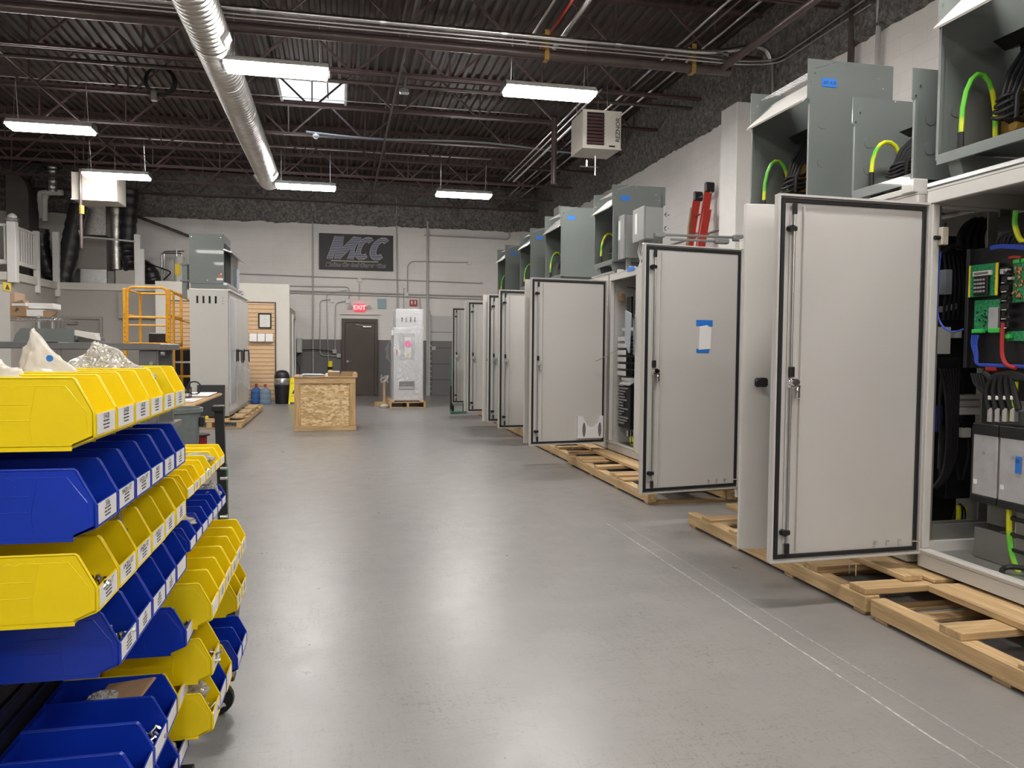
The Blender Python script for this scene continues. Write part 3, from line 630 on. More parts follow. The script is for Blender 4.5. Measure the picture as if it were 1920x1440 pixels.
def door(root, hinge, free, kind, lab=None, extras=()):
    """kind 'in': inner side towards the camera; 'out': outer side towards the camera"""
    hx, hy = hinge; fx, fy = free; w = math.hypot(hx-fx, hy-fy)
    ux, uy = (hx-fx)/w, (hy-fy)/w                       # u: free edge -> hinge ; v: towards camera
    Mx = Matrix(((ux, uy, 0, fx), (uy, -ux, 0, fy), (0, 0, 1, 0), (0, 0, 0, 1)))
    s = 0
    def B(): return MB()
    def fin(m, nm, mt, par, **k): return m.xf(Mx).build(nm, M[mt] if isinstance(mt, str) else mt, par, **k)
    D = B().bbox(0, -.03, Z0, w, 0, Z1, .003)
    if kind == 'in':
        for q in ((0, 0, Z0, .012, .018, Z1), (w-.012, 0, Z0, w, .018, Z1), (0, 0, Z0, w, .018, Z0+.012), (0, 0, Z1-.012, w, .018, Z1)): D.box(*q)
    dd = fin(D, 'door', 'cabin' if kind == 'in' else 'cab', root)
    if lab: plabel(dd, lab)
    if kind == 'in':
        g = B(); a, b = .02, .045
        g.bbox(a, 0, Z0+a, b, .013, Z1-a, .003).bbox(w-b, 0, Z0+a, w-a, .013, Z1-a, .003).bbox(a, 0, Z0+a, w-a, .013, Z0+b, .003).bbox(a, 0, Z1-b, w-a, .013, Z1-a, .003)
        fin(g, 'gasket', 'gasket', dd)
        fin(B().bbox(.075, 0, Z0+.10, .108, .012, Z1-.10, .003), 'stiffener_rail', 'cabin', dd); fin(B().bbox(.155, 0, Z0+.06, .163, .016, Z1-.06, .002), 'stiffener_rail', 'cabin', dd)
        fin(B().cyl((.09, .025, Z0+.07), (.09, .025, Z1-.07), .007, 8), 'lock_rod', 'steel', dd)
        for z in (Z0+.05, Z1-.11): fin(B().bbox(.08, .012, z, .102, .038, z+.06, .004), 'rod_end', 'black', dd)
        for z in (Z0+.155, Z1-.20): fin(B().bbox(.062, .01, z, .105, .04, z+.028, .005).cyl((.068, .01, z+.014), (.068, .045, z+.014), .018, 10), 'rod_guide', 'black', dd)
        fin(B().bbox(.078, .012, 1.275, .105, .045, 1.335, .004), 'rod_clamp', 'black', dd)
        l = B().bbox(.075, .012, 1.215, .145, .04, 1.265, .006).cyl((.10, .03, 1.25), (.10, .06, 1.25), .02, 12).bbox(.11, .03, 1.16, .135, .055, 1.24, .006).cyl((.085, .03, 1.225), (.145, .03, 1.225), .009, 8)
        fin(l, 'latch', 'chrome', dd, smooth=True)
        for u in (w-.14, w-.22, w-.30): fin(B().cyl((u, 0, Z0+.085), (u, .02, Z0+.085), .006, 8).bar((u, .004, Z0+.08), (u, .004, Z0+.055), .003), 'stud', 'chrome', dd)
        fin(B().cyl((w-.05, .01, Z0+.075), (w-.015, .03, Z0+.078), .006, 8), 'stud', 'chrome', dd)
    else:
        h = B().cyl((.09, 0, 1.24), (.09, .06, 1.24), .012, 10).bbox(.05, .05, 1.21, .13, .075, 1.265, .012).cyl((.09, .06, 1.24), (.09, .085, 1.24), .026, 14)
        fin(h, 'handle', 'black', dd, smooth=True)
    for z in (Z0+.17, 1.26, Z1-.30): fin(B().bbox(w-.006, -.02 if kind == 'in' else -.01, z, w+.022, .012, z+.11, .004).cyl((w+.008, .012, z-.01), (w+.008, .012, z+.12), .008, 8), 'hinge', 'steel', dd)
    for e in extras:
        if e == 'pocket':
            P_ = [(.60, .33), (.93, .33), (.93, .60), (.90, .60), (.885, .52), (.83, .47), (.78, .46), (.72, .49), (.69, .55), (.66, .60), (.60, .60)]
            P_ = [(u*w/.97, z) for u, z in P_]
            o = fin(B().prism([(u, z) for u, z in P_], 0.0, .035, 'y'), 'document_pocket', mat('pocket_white', (.68, .68, .70), .35), dd); 
            for u in (.68, .885):
                sl = B().lathe([(.001, .0355), (.022, .0356), (.022, .037), (.001, .0372)], (u*w/.97, 0, 0), 18, 'y')
                sl.v = [(v_[0], v_[1], .435+v_[2]*4.0) for v_ in sl.v]
                fin(sl, 'slot', M['insideg'], o)
        if e == 'tape':
            fin(B().bbox(.50, .001, 1.615, .66, .004, 1.665, .001), 'blue_tape', 'tape', dd); fin(B().bbox(.505, .001, 1.395, .63, .004, 1.43, .001), 'blue_tape', 'tape', dd)
            fin(B().prism([(.525, 1.42), (.64, 1.43), (.645, 1.60), (.60, 1.625), (.53, 1.61)], .004, .008, 'y'), 'paper_packet', 'paper', dd)
    return dd
def cabinet(y0, y1, lab, side_open=(False, False), opening=None, xd=.8, front=True, z1=2.33):
    """steel enclosure standing on its pallet; opening=(ya, yb) bay seen open"""
    zb = .183; t = thing('electrical_cabinet', lab, 'cabinet', (CX, y0, zb), 'tall grey electrical cabinets in the right row')
    x0, x1 = CX, CX+xd
    MB().bbox(x0+.004, y0+.004, zb, x0+.03, y1-.004, .262, .003).box(x1-.03, y0+.004, zb, x1, y1-.004, .262).box(x0+.03, y0+.004, zb, x1-.03, y0+.03, .262).box(x0+.03, y1-.03, zb, x1-.03, y1-.004, .262).build('plinth', M['cab'], t)
    f = MB()
    for y in (y0, y1-.05): f.bbox(x0+.001, y+.001, .293, x0+.05, y+.049, z1-.076, .003).bbox(x1-.05, y, .262, x1, y+.05, z1, .004)
    f.bbox(x0, y0, .262, x0+.05, y1, .292, .004).bbox(x0, y0, z1-.075, x0+.05, y1, z1, .004).bbox(x0-.004, y0+.01, .276, x0+.004, y1-.01, .286, .002)
    for y in (y0, y1-.04): f.box(x0+.05, y, .262, x1-.05, y+.04, .33).box(x0+.05, y, z1-.08, x1-.05, y+.04, z1)
    if opening and opening[0] > y0+.1: f.bbox(x0+.0015, opening[0]-.09, .293, x0+.06, opening[0], z1-.076, .003)
    f.build('frame', M['cab'], t)
    MB().box(x0, y0, z1, x1, y1, z1+.012).build('roof_panel', M['cab'], t)
    MB().box(x1-.02, y0, .262, x1, y1, z1).build('back_panel', M['insideg'], t)
    MB().box(x0+.05, y0, .262, x1, y1, .27).build('floor_plate', M['insideg'], t)
    for k, y in enumerate((y0, y1-.012)):
        if side_open[k]:
            s = MB().box(x0+.05, y, .33, x0+.09, y+.012, z1-.08).box(x0+.48, y, .33, x0+.56, y+.012, z1-.08).box(x0+.09, y, .33, x0+.48, y+.012, .42)
            s.build('side_frame', M['insideg'], t)
        else: MB().box(x0+.04, y, .262, x1, y+.012, z1).build('side_panel', M['cab'], t)
    return t
def mid_door(root, y0, y1):    # a closed door lying in the front plane
    d = MB().bbox(CX-.03, y0, Z0, CX-.002, y1, Z1, .004).build('door', M['cab'], root)
    MB().bbox(CX-.06, y1-.12, 1.2, CX-.03, y1-.09, 1.3, .005).build('handle', M['black'], d)
A_ = cabinet(1.85, 3.95, 'open grey cabinet with green circuit boards and a keypad inside', (False, True), (1.9, 3.9))
B_ = cabinet(4.02, 6.12, 'grey cabinet behind the door with blue tape, next to the cabinet of circuit boards', (True, False), (4.1, 6.1))
C_ = cabinet(7.25, 9.36, 'open grey cabinet showing a column of white-fronted breakers', (False, False), (8.48, 9.34))
D_ = cabinet(9.42, 11.30, 'grey cabinet standing just behind the door with the white document pocket', (False, False))
E_ = cabinet(11.34, 12.32, 'narrow grey cabinet only one door wide, between two wider ones', (False, False))
F_ = cabinet(12.38, 14.30, 'grey cabinet last but one toward the roller door', (False, False))
G_ = cabinet(14.40, 16.50, 'last grey cabinet of the row beside the roller door', (False, False))
door(A_, (3.27, 3.935), (2.30, 3.895), 'in', 'nearest wide door, inner side with lock rod')
door(B_, (3.27, 4.06), (2.28, 4.20), 'out', 'plain outer side of door with black knob')
door(B_, (3.29, 6.10), (2.36, 5.95), 'in', 'inner side with blue tape holding a paper packet', ('tape',))
MB().bbox(3.24, 7.27, Z0, 3.268, 8.36, Z1, .004).build('door', M['cab'], C_)
door(C_, (3.22, 9.32), (2.23, 9.19), 'in', 'inner side with white document pocket', ('pocket',))
door(D_, (3.25, 9.47), (2.22, 9.44), 'out')
door(D_, (3.24, 11.28), (2.26, 11.24), 'in')
door(E_, (3.26, 12.30), (2.29, 12.26), 'in')
door(F_, (3.26, 12.42), (2.23, 12.36), 'out')
door(F_, (3.26, 14.26), (2.29, 14.24), 'in')
door(G_, (3.26, 14.44), (2.25, 14.36), 'out')
dg = door(G_, (3.26, 16.46), (2.33, 16.54), 'in', 'farthest door, crumpled film taped to it')
# ---- inside of the nearest cabinet
def PX(X_, x, y): return on(0, X_, x, y)
def comp(root, nm, mt, X_, x0, y0, x1, y1, d=.05, b=.003, **k):
    """component whose aisle side spans sight points (x0,y0)-(x1,y1) on the plane X = X_"""
    a = PX(X_, x0, (y0+y1)/2); b_ = PX(X_, x1, (y0+y1)/2); zt = PX(X_, (x0+x1)/2, y0).z; zb = PX(X_, (x0+x1)/2, y1).z
    return MB().bbox(X_, b_.y, zb, X_+d, a.y, zt, b).build(nm, M[mt], root, **k)
def wire(root, nm, mt, X_, pts, r, n=8):
    P_ = []
    for p in pts:
        q = PX(X_ + (p[2] if len(p) > 2 else 0), p[0], p[1]); P_.append(q)
    # smooth the run with a Catmull-Rom pass
    S = []
    for i in range(len(P_)-1):
        p0 = P_[max(i-1, 0)]; p1 = P_[i]; p2 = P_[i+1]; p3 = P_[min(i+2, len(P_)-1)]
        for k in range(5):
            t_ = k/5; S.append(.5*((2*p1)+(p2-p0)*t_+(2*p0-5*p1+4*p2-p3)*t_*t_+(3*p1-p0-3*p2+p3)*t_**3))
    S.append(P_[-1]); return MB().tube(S, r, n).build(nm, M[mt], root, smooth=True)
sf = MB().bbox(3.50, 2.5, 1.33, 3.53, 3.86, 2.0, .003).bbox(3.47, 3.845, 1.33, 3.53, 3.87, 2.0, .003).build('swing_frame', M['black'], A_)
kb = comp(A_, 'keypad_board', 'pcb', 3.47, 1817, 495, 1868, 556, .02); comp(kb if False else A_, 'board_edge_strip', 'warn', 3.465, 1865, 492, 1870, 554, .01); comp(A_, 'board_edge_strip', 'warn', 3.465, 1815, 498, 1818, 558, .01)
kp = comp(A_, 'keypad', 'black', 3.45, 1824, 518, 1851, 554, .02)
kk = MB()
for i in range(4):
    for j in range(4):
        q = PX(3.447, 1828+i*5.4, 525.5+j*7.2-i*.5); kk.bbox(3.444, q.y-.008, q.z-.006, 3.45, q.y+.008, q.z+.006, .001)
kk.build('key', M['greyink'], kp)
dsp = comp(A_, 'display', 'white', 3.452, 1823, 508, 1856, 517, .02); comp(A_, 'display_screen', 'pcbg' if False else 'insideg', 3.449, 1825, 510, 1852, 515, .01)
comp(A_, 'circuit_board', 'pcb', 3.48, 1826, 562, 1873, 622, .012); comp(A_, 'control_module', 'drive', 3.465, 1852, 576, 1870, 618, .02)
comp(A_, 'circuit_board', 'pcb', 3.47, 1898, 486, 1960, 566, .015); comp(A_, 'circuit_board', 'pcb', 3.48, 1886, 620, 1960, 640, .015)
for (x0, y0, x1, y1) in ((1820, 617, 1841, 625), (1852, 615, 1873, 624), (1882, 626, 1892, 635), (1898, 486, 1910, 494), (1913, 484, 1925, 492)): comp(A_, 'terminal_block', 'pcbg', 3.46, x0, y0, x1, y1, .03)
for k in range(7):
    yy = 500+k*17; comp(A_, 'relay', 'cable', 3.45, 1874+(k % 2)*2, yy, 1890, yy+12, .03); comp(A_, 'tie_label', 'white', 3.445, 1876, yy+12, 1886, yy+14, .008)
rnd = random.Random(3); mbw = MB()
for k in range(40):
    q = PX(3.475, rnd.uniform(1902, 1920), rnd.uniform(500, 560)); mbw.bbox(3.462, q.y-.006, q.z-.006, 3.475, q.y+.006, q.z+.006, .001)
mbw.build('capacitors', M['copper'], A_)['kind'] = 'stuff'
for k in range(4): wire(A_, 'blue_cable', 'bluewire', 3.46, [(1823+k*4, 628), (1822+k*3, 645), (1827+k*2, 665), (1831+k, 682), (1850, 683+k), (1935, 686+k)], .005)
for k in range(3): wire(A_, 'blue_cable', 'bluewire', 3.45, [(1858, 463+k*2), (1880, 460+k*2), (1930, 462+k*2.5)], .007)
wire(A_, 'red_cable', 'redwire', 3.45, [(1881, 605), (1879, 640), (1880, 668), (1888, 684), (1905, 690)], .011)
wire(A_, 'red_cable', 'redwire', 3.46, [(1893, 484), (1900, 482), (1915, 483)], .008)
comp(A_, 'emergency_knob', 'red', 3.5, 1846, 685, 1868, 696, .05)
for k in range(2): wire(A_, 'blue_cable', 'bluewire', 3.33, [(1764-k*2, 472), (1760, 520), (1757-k, 570), (1764, 608-k*2), (1785, 622), (1806, 618-k)], .004)
# limit switch at the hinge side
t_ = MB().bbox(3.30, 3.86, 2.02, 3.345, 3.895, 2.12, .004).build('door_switch', mat('switch_beige', (.5, .45, .36), .5), A_); MB().cyl((3.27, 3.88, 2.06), (3.30, 3.88, 2.06), .013, 10).lathe([(.015, 0), (.018, .02), (.008, .03)], (3.32, 3.878, 2.12), 12).build('plunger', M['black'], t_)
# drives at the bottom with clear labels and blue tape mark
for k, (xa, xb) in enumerate(((1823, 1869), (1873, 1930))):
    ya = 812 if k == 0 else 822
    pa = PX(3.46, xa, 0 + 870); pb = PX(3.46, xb, 870)
    d_ = MB().bbox(3.46, pb.y, .63, 3.60, pa.y, .985, .004).build('drive_unit', M['drive'], A_)
    MB().bbox(3.455, pb.y-.004, .965, 3.6, pa.y+.004, 1.03, .004).build('drive_cap', M['black'], d_); MB().bbox(3.455, pb.y-.004, .59, 3.6, pa.y+.004, .632, .004).build('drive_cap', M['black'], d_)
    yc = (pa.y+pb.y)/2
    MB().poly([(3.458, yc+.02, .86), (3.458, yc-.01, .86), (3.458, yc+.005, .885)]).build('warning_mark', M['greyink'], d_)
    MB().box(3.457, pa.y-.04, .69, 3.4595, pa.y-.015, .715).build('maker_mark', M['paper'], d_)
q = PX(3.452, 1908, 872); tb = MB().bbox(3.452, q.y-.018, q.z-.045, 3.458, q.y+.018, q.z+.045, .001).build('blue_tape', M['tape'], A_)
text_on('D', .03, (3.4505, q.y, q.z+.02), (0, -1, 0), (0, 0, 1)).build('lettering', M['ink'], tb)
pf = MB().bbox(3.60, 2.3, .45, 3.63, 3.80, 1.10, .003).build('drive_plate', M['insideg'], A_)
for k in range(4):
    x = 1855+k*14
    comp(A_, 'cable_lug', 'chrome', 3.46, x-5, 765, x+5, 792, .03); comp(A_, 'lug_label', 'white', 3.455, x-4, 742, x+3, 750, .02)
for k in range(5): wire(A_, 'power_cable', 'cable', 3.47, [(1854+k*14, 768), (1850+k*13, 735), (1862+k*9, 708-k*2), (1885+k*7, 702), (1915+k*6, 712)], .016)
wire(A_, 'power_cable', 'cable', 3.5, [(1846, 700), (1858, 712), (1870, 740), (1872, 765)], .018)
wire(A_, 'earth_cable', 'earth', 3.48, [(1905, 715), (1902, 745), (1900, 790)], .014); wire(A_, 'earth_cable', 'earth', 3.5, [(1893, 955), (1893, 1000), (1898, 1040), (1915, 1085)], .016)
wire(A_, 'earth_cable', 'earth', 3.52, [(1905, 395), (1903, 420), (1912, 448), (1925, 455)], .014)
comp(A_, 'busbar_clamp', 'steel', 3.5, 1902, 980, 1916, 1005, .04); comp(A_, 'busbar_clamp', 'steel', 3.5, 1902, 1012, 1918, 1034, .04)
comp(A_, 'clamp_band', 'cable', 3.49, 1893, 972, 1930, 980, .05); comp(A_, 'clamp_band', 'cable', 3.49, 1893, 1003, 1930, 1010, .05); comp(A_, 'clamp_band', 'cable', 3.49, 1893, 1032, 1930, 1039, .05)
MB().bbox(3.5, 2.4, .27, 3.53, 3.78, .44, .003).bbox(3.5, 3.44, .27, 3.53, 3.5, .62, .003).build('lower_rail', M['insideg'], A_)
mb = MB(); mb.tube([(3.38+.07*math.cos(a*PI/12), 3.28+.16*math.sin(a*PI/12), .285+.03*math.sin(a*PI/12+1)) for a in range(24)], .014, 8, closed=True); mb.build('coiled_cable', M['cable'], A_, smooth=True)
# ---- seen through the side frame: inside of cabinet B
def bcomp(nm, mt, X_, Y_, x0, y0, x1, y1, d=.08):
    a = on(1, Y_, x0, (y0+y1)/2); b_ = on(1, Y_, x1, (y0+y1)/2); zt = on(1, Y_, (x0+x1)/2, y0).z; zb = on(1, Y_, (x0+x1)/2, y1).z
    return MB().bbox(a.x, Y_, zb, b_.x, Y_+d, zt, .003).build(nm, M[mt], B_)
def bwire(nm, mt, Y_, pts, r): 
    P_ = [on(1, Y_+(p[2] if len(p) > 2 else 0), p[0], p[1]) for p in pts]; S = []
    for i in range(len(P_)-1):
        p0 = P_[max(i-1, 0)]; p1 = P_[i]; p2 = P_[i+1]; p3 = P_[min(i+2, len(P_)-1)]
        for k in range(5):
            t_ = k/5; S.append(.5*((2*p1)+(p2-p0)*t_+(2*p0-5*p1+4*p2-p3)*t_*t_+(3*p1-p0-3*p2+p3)*t_**3))
    S.append(P_[-1]); return MB().tube(S, r, 8).build(nm, M[mt], B_, smooth=True)
MB().box(3.30, 4.34, .95, 4.0, 4.37, 2.15).build('equipment_tray', M['black'], B_)
bcomp('fan_module', 'slate', 0, 4.26, 1772, 505, 1786, 552, .06)
for k in range(4): bcomp('cable_end', 'greyink', 0, 4.30, 1766+k*9, 574-k*2, 1773+k*9, 586-k*2, .03)
bcomp('power_supply', 'white', 0, 4.22, 1757, 613, 1783, 664, .1); bcomp('relay', 'white', 0, 4.25, 1793, 620, 1804, 634, .05)
bcomp('terminal_row', 'cable', 0, 4.24, 1757, 668, 1800, 690, .06)
for k in range(7): bwire('black_cable', 'cable', 4.2, [(1762+k*6, 690), (1772+k*4, 730), (1776+k*3, 790), (1774+k*3, 850), (1766+k*2, 890), (1750+k, 915)], .012)
bcomp('contactor', 'white', 0, 4.2, 1796, 740, 1842, 778, .08); bcomp('contactor_cap', 'greyink', 0, 4.19, 1800, 748, 1838, 752, .03); bcomp('contactor_cap', 'greyink', 0, 4.19, 1800, 762, 1838, 764, .03)
bcomp('relay', 'white', 0, 4.2, 1804, 802, 1822, 821, .05)
bcomp('blue_case', 'bluewire', 0, 4.3, 1757, 760, 1767, 810, .05); bcomp('duct_panel', 'slate', 0, 4.35, 1765, 765, 1790, 880, .03)
bcomp('equipment_block', 'black', 0, 4.3, 1775, 790, 1822, 935, .2)
bwire('earth_cable', 'earth', 4.25, [(1797, 948), (1796, 975), (1782, 1010), (1755, 1038)], .014); bwire('earth_cable', 'earth', 4.25, [(1850, 945), (1850, 985), (1842, 1018), (1828, 1042)], .018); bwire('earth_cable', 'earth', 4.28, [(1812, 950), (1808, 985), (1796, 1008), (1770, 1010), (1750, 1007)], .006)
for k in range(5): bwire('black_cable', 'cable', 4.28, [(1760+k*4, 1040), (1780+k*6, 1000), (1790+k*5, 960), (1800, 945)], .006)
for k in range(4): bwire('power_cable', 'cable', 4.3, [(1798+k*14, 470), (1800+k*13, 445), (1810+k*12, 425), (1830+k*12, 412)], .022)
bwire('power_cable', 'cable', 4.2, [(1768, 475), (1782, 463), (1800, 462)], .014); bwire('earth_cable', 'earth', 4.3, [(1870, 410), (1872, 430), (1869, 458)], .018)
for k in range(6): bwire('black_cable', 'cable', 4.3, [(1770+k*8, 478+k), (1774+k*8, 530), (1768+k*9, 600)], .01)
rnd = random.Random(12)
MB().box(3.30, 4.42, .275, 3.95, 4.44, .95).build('equipment_tray', M['black'], B_)
for k in range(10):
    x0_ = rnd.uniform(1762, 1800); bwire('black_cable', 'cable', 4.22, [(x0_, 700+rnd.uniform(-20, 20)), (x0_+rnd.uniform(-8, 14), 760), (x0_+rnd.uniform(-10, 20), 830), (x0_+rnd.uniform(-14, 10), 900)], .009)
MB().box(3.72, 2.2, 1.15, 3.74, 3.92, 2.2).build('rear_tray', M['black'], A_)
for k in range(9): wire(A_, 'black_cable', 'cable', 3.55, [(1870+k*6, 470-k), (1872+k*7, 455-rnd.uniform(0, 12)), (1885+k*6, 440), (1925, 430+k*3)], .010)
for k in range(5):
    yy = 702+k*6; wire(A_, 'black_cable', 'cable', 3.52, [(1822+k*5, 700), (1830+k*6, yy+20), (1846+k*7, yy+30), (1860+k*8, yy+60)], .009)
for k in range(12):
    x_ = 1874+rnd.uniform(0, 14); y_ = rnd.uniform(500, 612); comp(A_, 'wrapped_wiring', 'cable' if k % 3 else 'drive', 3.43, x_, y_, x_+rnd.uniform(3, 8), y_+rnd.uniform(4, 10), .03)
for k in range(14):
    x_ = rnd.uniform(1828, 1846); y_ = rnd.uniform(568, 612); comp(A_, 'chip', 'gasket', 3.474, x_, y_, x_+rnd.uniform(2, 5), y_+rnd.uniform(2, 5), .01)
# ---- inside of the third cabinet
for k in range(6):
    z = 1.565-k*.083
    b_ = MB().bbox(3.36, 8.98, z-.05, 3.52, 9.27, z+.012, .003).build('breaker', M['black'], C_); MB().bbox(3.35, 8.985, z-.047, 3.361, 9.265, z+.009, .002).build('breaker_face', M['paper'], b_); MB().cyl((3.44, 8.96, z-.02), (3.44, 8.98, z-.02), .014, 8).build('lug', M['chrome'], b_)
for z in (1.66, 1.06): MB().bbox(3.38, 8.95, z-.02, 3.5, 9.2, z+.02, .003).build('rail_block', M['paper'], C_)
MB().bbox(3.43, 8.80, 1.35, 3.46, 8.95, 1.78, .003).build('transparent_guard', M['slate'], C_)
b_ = MB().bbox(3.37, 8.86, .47, 3.52, 9.26, .98, .005).build('drive_unit', M['black'], C_)
MB().prism([(3.355, 1.0), (3.42, 1.045), (3.50, 1.0), (3.50, .99), (3.42, 1.03), (3.36, .99)], 8.86, 9.2, 'y').build('paper_cover', M['paper'], b_)
MB().box(3.45, 8.855, .83, 3.50, 8.86, .92).build('warning_label', M['warn'], b_); MB().box(3.44, 8.855, .66, 3.50, 8.86, .76).build('rating_label', M['drive'], b_); MB().box(3.44, 8.855, .52, 3.48, 8.86, .56).build('rating_label', M['paper'], b_)
mb = MB(); rnd = random.Random(9)
for k in range(14): z = .52+k*.035; mb.bbox(3.345, 8.9+rnd.random()*.25, z, 3.37, 9.2+rnd.random()*.05, z+.02, .003)
mb.build('connector_stack', M['greyink'], b_)
for k in range(3): MB().bbox(3.34+k*.035, 8.84, .39, 3.37+k*.035, 8.9, .46, .004).build('terminal', M['chrome'] if k < 2 else M['slate'], C_)
for k in range(4): MB().tube([(3.38+k*.025, 8.86, .39), (3.375+k*.03, 8.84, .33), (3.40+k*.03, 8.9, .29), (3.45+k*.02, 8.8, .28)], .009, 8).build('earth_cable', M['earth'], C_, smooth=True)
for k in range(3): MB().tube([(3.44+.025*k, 8.9, 1.65), (3.43+.025*k, 8.9, 1.95), (3.46+.02*k, 8.92, 2.12), (3.38, 9.05, 2.16)], .014, 8).build('power_cable', M['cable'], C_, smooth=True)
MB().bbox(3.40, 8.95, 1.80, 3.43, 9.1, 2.05, .003).build('fuse_holder', M['black'], C_); MB().bbox(3.36, 9.2, 2.0, 3.42, 9.27, 2.1, .004).build('door_switch', M['card'], C_)
q = on(0, CX-.005, 1183, 504); tp = MB().bbox(CX-.008, q.y-.11, q.z-.024, CX-.002, q.y+.11, q.z+.024, .001).build('blue_tape', M['tape'], C_)
MB().bbox(3.28, 8.45, 1.50, 3.30, 8.52, 1.82, .004).prism([(8.40, 1.82), (8.56, 1.86), (8.56, 1.5), (8.44, 1.38)], 3.18, 3.20, 'x').build('disconnect_lever', M['slate'], C_)
MB().bar((3.05, 9.20, 1.27), (3.25, 9.05, 1.40), .018, .008).build('door_stay', M['steel'], C_)
# crumpled film on the farthest door
m_ = MB(); rnd = random.Random(2)
# ---- housings on top of the cabinets
def housing(y0, y1, z0, z1, lab, canopy=True, tape=None, cables=True, x0=3.30, x1=3.94, low=False):
    t = thing('resistor_housing', lab, 'housing', (x0, y0, z0), 'grey-green housings on top of the right cabinets')
    zs = z1-.27*(z1-z0)
    for y, nm in ((y0, 'side_panel'), (y1-.006, 'side_panel')):
        p = MB().prism([(x0+.02, z0), (x1, z0), (x1+.02, z0+.01), (x1+.02, z1-.25*(z1-z0)), (x1+.045, z1-.24*(z1-z0)), (x1+.045, z1), (x0-.012, z1), (x0-.012, zs), (x0+.0, zs-.02)], y, y+.006, 'y')
        p.box(x0, y-.012, z0, x0+.022, y+.008, zs-.01); s_ = p.build(nm, M['olive'], t)
        for zz in (z0+.28*(z1-z0), z0+.55*(z1-z0)): MB().lathe([(.034, -.003), (.036, -.003), (.036, 0), (.034, 0)], (x0+.115, y, zz), 20, 'y').build('knockout', M['olive'], s_)
        for (a, b) in ((.04, .1), (.01, .16), (.56, .1), (.6, .17), (.3, .01)): MB().cyl((x0+a, y-.004, z1-b), (x0+a, y+.001, z1-b), .007, 8).build('screw', M['chrome'], s_)
    MB().box(x1-.006, y0, z0, x1, y1, z1-.1).build('back_panel', M['olive'], t)
    MB().box(x0+.0, y0+.006, z0+.015, x1, y1-.006, z0+.024).bbox(x0-.002, y0+.006, z0-.03, x0+.02, y1-.006, z0+.03, .002).build('shelf', M['olive'], t)
    if canopy:
        MB().prism([(x0-.05, zs-.02), (x0+.17, z1-.08), (x0+.30, z1-.02), (x0+.30, z1-.03), (x0+.18, z1-.095), (x0-.045, zs-.032)], y0+.006, y1-.006, 'y').build('canopy', M['cab'], t)
        g = MB(); k = 9; n_ = 16
        for i in range(4): x = x0+.05+.05*i; g.bar((x+.02, y0, z1-.055+.018*i), (x+.02, y1, z1-.055+.018*i), .005)
        for i in range(n_+1): y = y0+(y1-y0)*i/n_; g.bar((x0+.05, y, z1-.065), (x0+.26, y, z1+.01), .004)
        g.build('mesh_guard', M['galv'], t)
    for y in (y0+.05, y1-.15): MB().prism([(x0+.06, z0-.12), (x1-.06, z0-.12), (x1-.02, z0), (x0+.02, z0)], y, y+.09, 'y').build('support_bracket', M['olive'], t)
    for x in (x0-.02, x1-.05): MB().bbox(x, y0-.04, z0-.145, x+.04, y1+.04, z0-.12, .003).build('mounting_rail', M['galv'], t)
    if tape:
        q = (x0+.10, x0+.19) if not low else (x0+.20, x0+.36)
        tp = MB().bbox(q[0], y0-.004, z1-.19, q[1]+.03, y0-.001, z1-.13, .001).build('blue_tape', M['tape'], t)
        if tape != ' ': text_on(tape, .035, ((q[0]+q[1])/2+.015, y0-.006, z1-.16), (1, 0, 0), (0, 0, 1), shear=.3).build('lettering', M['ink'], tp)
    if cables:
        xc = x0+.10; h = min(.34, (z1-z0)*.33)
        P_ = [Vector((x0+.055+(.30)*(1-math.cos(k*PI/9))/2*(.75), y1-.12+.0*k, z0+.12+h*math.sin(k*PI/9)**.8)) for k in range(10)]
        MB().tube([(x0+.055, y1-.12, z0+.06)]+P_, .014, 8).build('earth_cable', M['earth'], t, smooth=True)
        MB().cyl((x0+.055, y1-.12, z0+.02), (x0+.055, y1-.12, z0+.13), .017, 8).build('heat_shrink', M['cable'], t)
        MB().bbox(x0+.03, y1-.22, z0+.024, x0+.30, y1-.1, z0+.04, .002).build('copper_bar', M['copper'], t)
        yc = y1-.30*(y1-y0); hh = z1-z0
        for k in range(4):
            MB().tube([(x0+.42+.015*k, yc-.02*k, z0+.60*hh), (x0+.33, yc-.02*k, z0+(.56-.02*k)*hh), (x0+.23+.01*k, yc-.02*k, z0+(.42-.02*k)*hh), (x0+.19+.012*k, yc-.02*k, z0+.28*hh), (x0+.22, yc-.02*k, z0+.17*hh), (x0+.30, yc-.02*k, z0+(.13+.01*k)*hh), (x0+.38, yc, z0+.15*hh)], .014, 8).build('black_cable', M['cable'], t, smooth=True)
        for k in range(4):
            zc = z0+(.20+.035*k)*hh; MB().tube([(x0+.27+(.13-.01*k)*math.cos(a_), yc+.06*math.sin(a_), zc+.03*math.cos(a_)+.008*math.sin(3*a_+k)) for a_ in [j*PI/10 for j in range(20)]], .010, 8, closed=True).build('black_cable', M['cable'], t, smooth=True)
        ya, yb = y0+.42*(y1-y0), y1-.06
        MB().bbox(x0+.36, ya, z0+.05, x0+.54, yb, z0+.42*hh, .012).cyl((x0+.24, (ya+yb)/2, z0+.14), (x0+.37, (ya+yb)/2, z0+.15), .028, 12).cyl((x0+.42, ya+.08, z0+.42*hh), (x0+.42, ya+.08, z0+.47*hh), .05, 12).build('coil_core', M['brass'], t, smooth=True)
        MB().prism([(x0+.28, z0+.645*hh), (x0+.55, z0+.70*hh), (x0+.55, z0+.66*hh), (x0+.36, z0+.60*hh)], ya+.02, yb-.02, 'y').bbox(x0+.40, ya+.08, z0+.42*hh, x0+.46, yb-.08, z0+.62*hh, .003).build('insulator', M['black'], t)
    return t
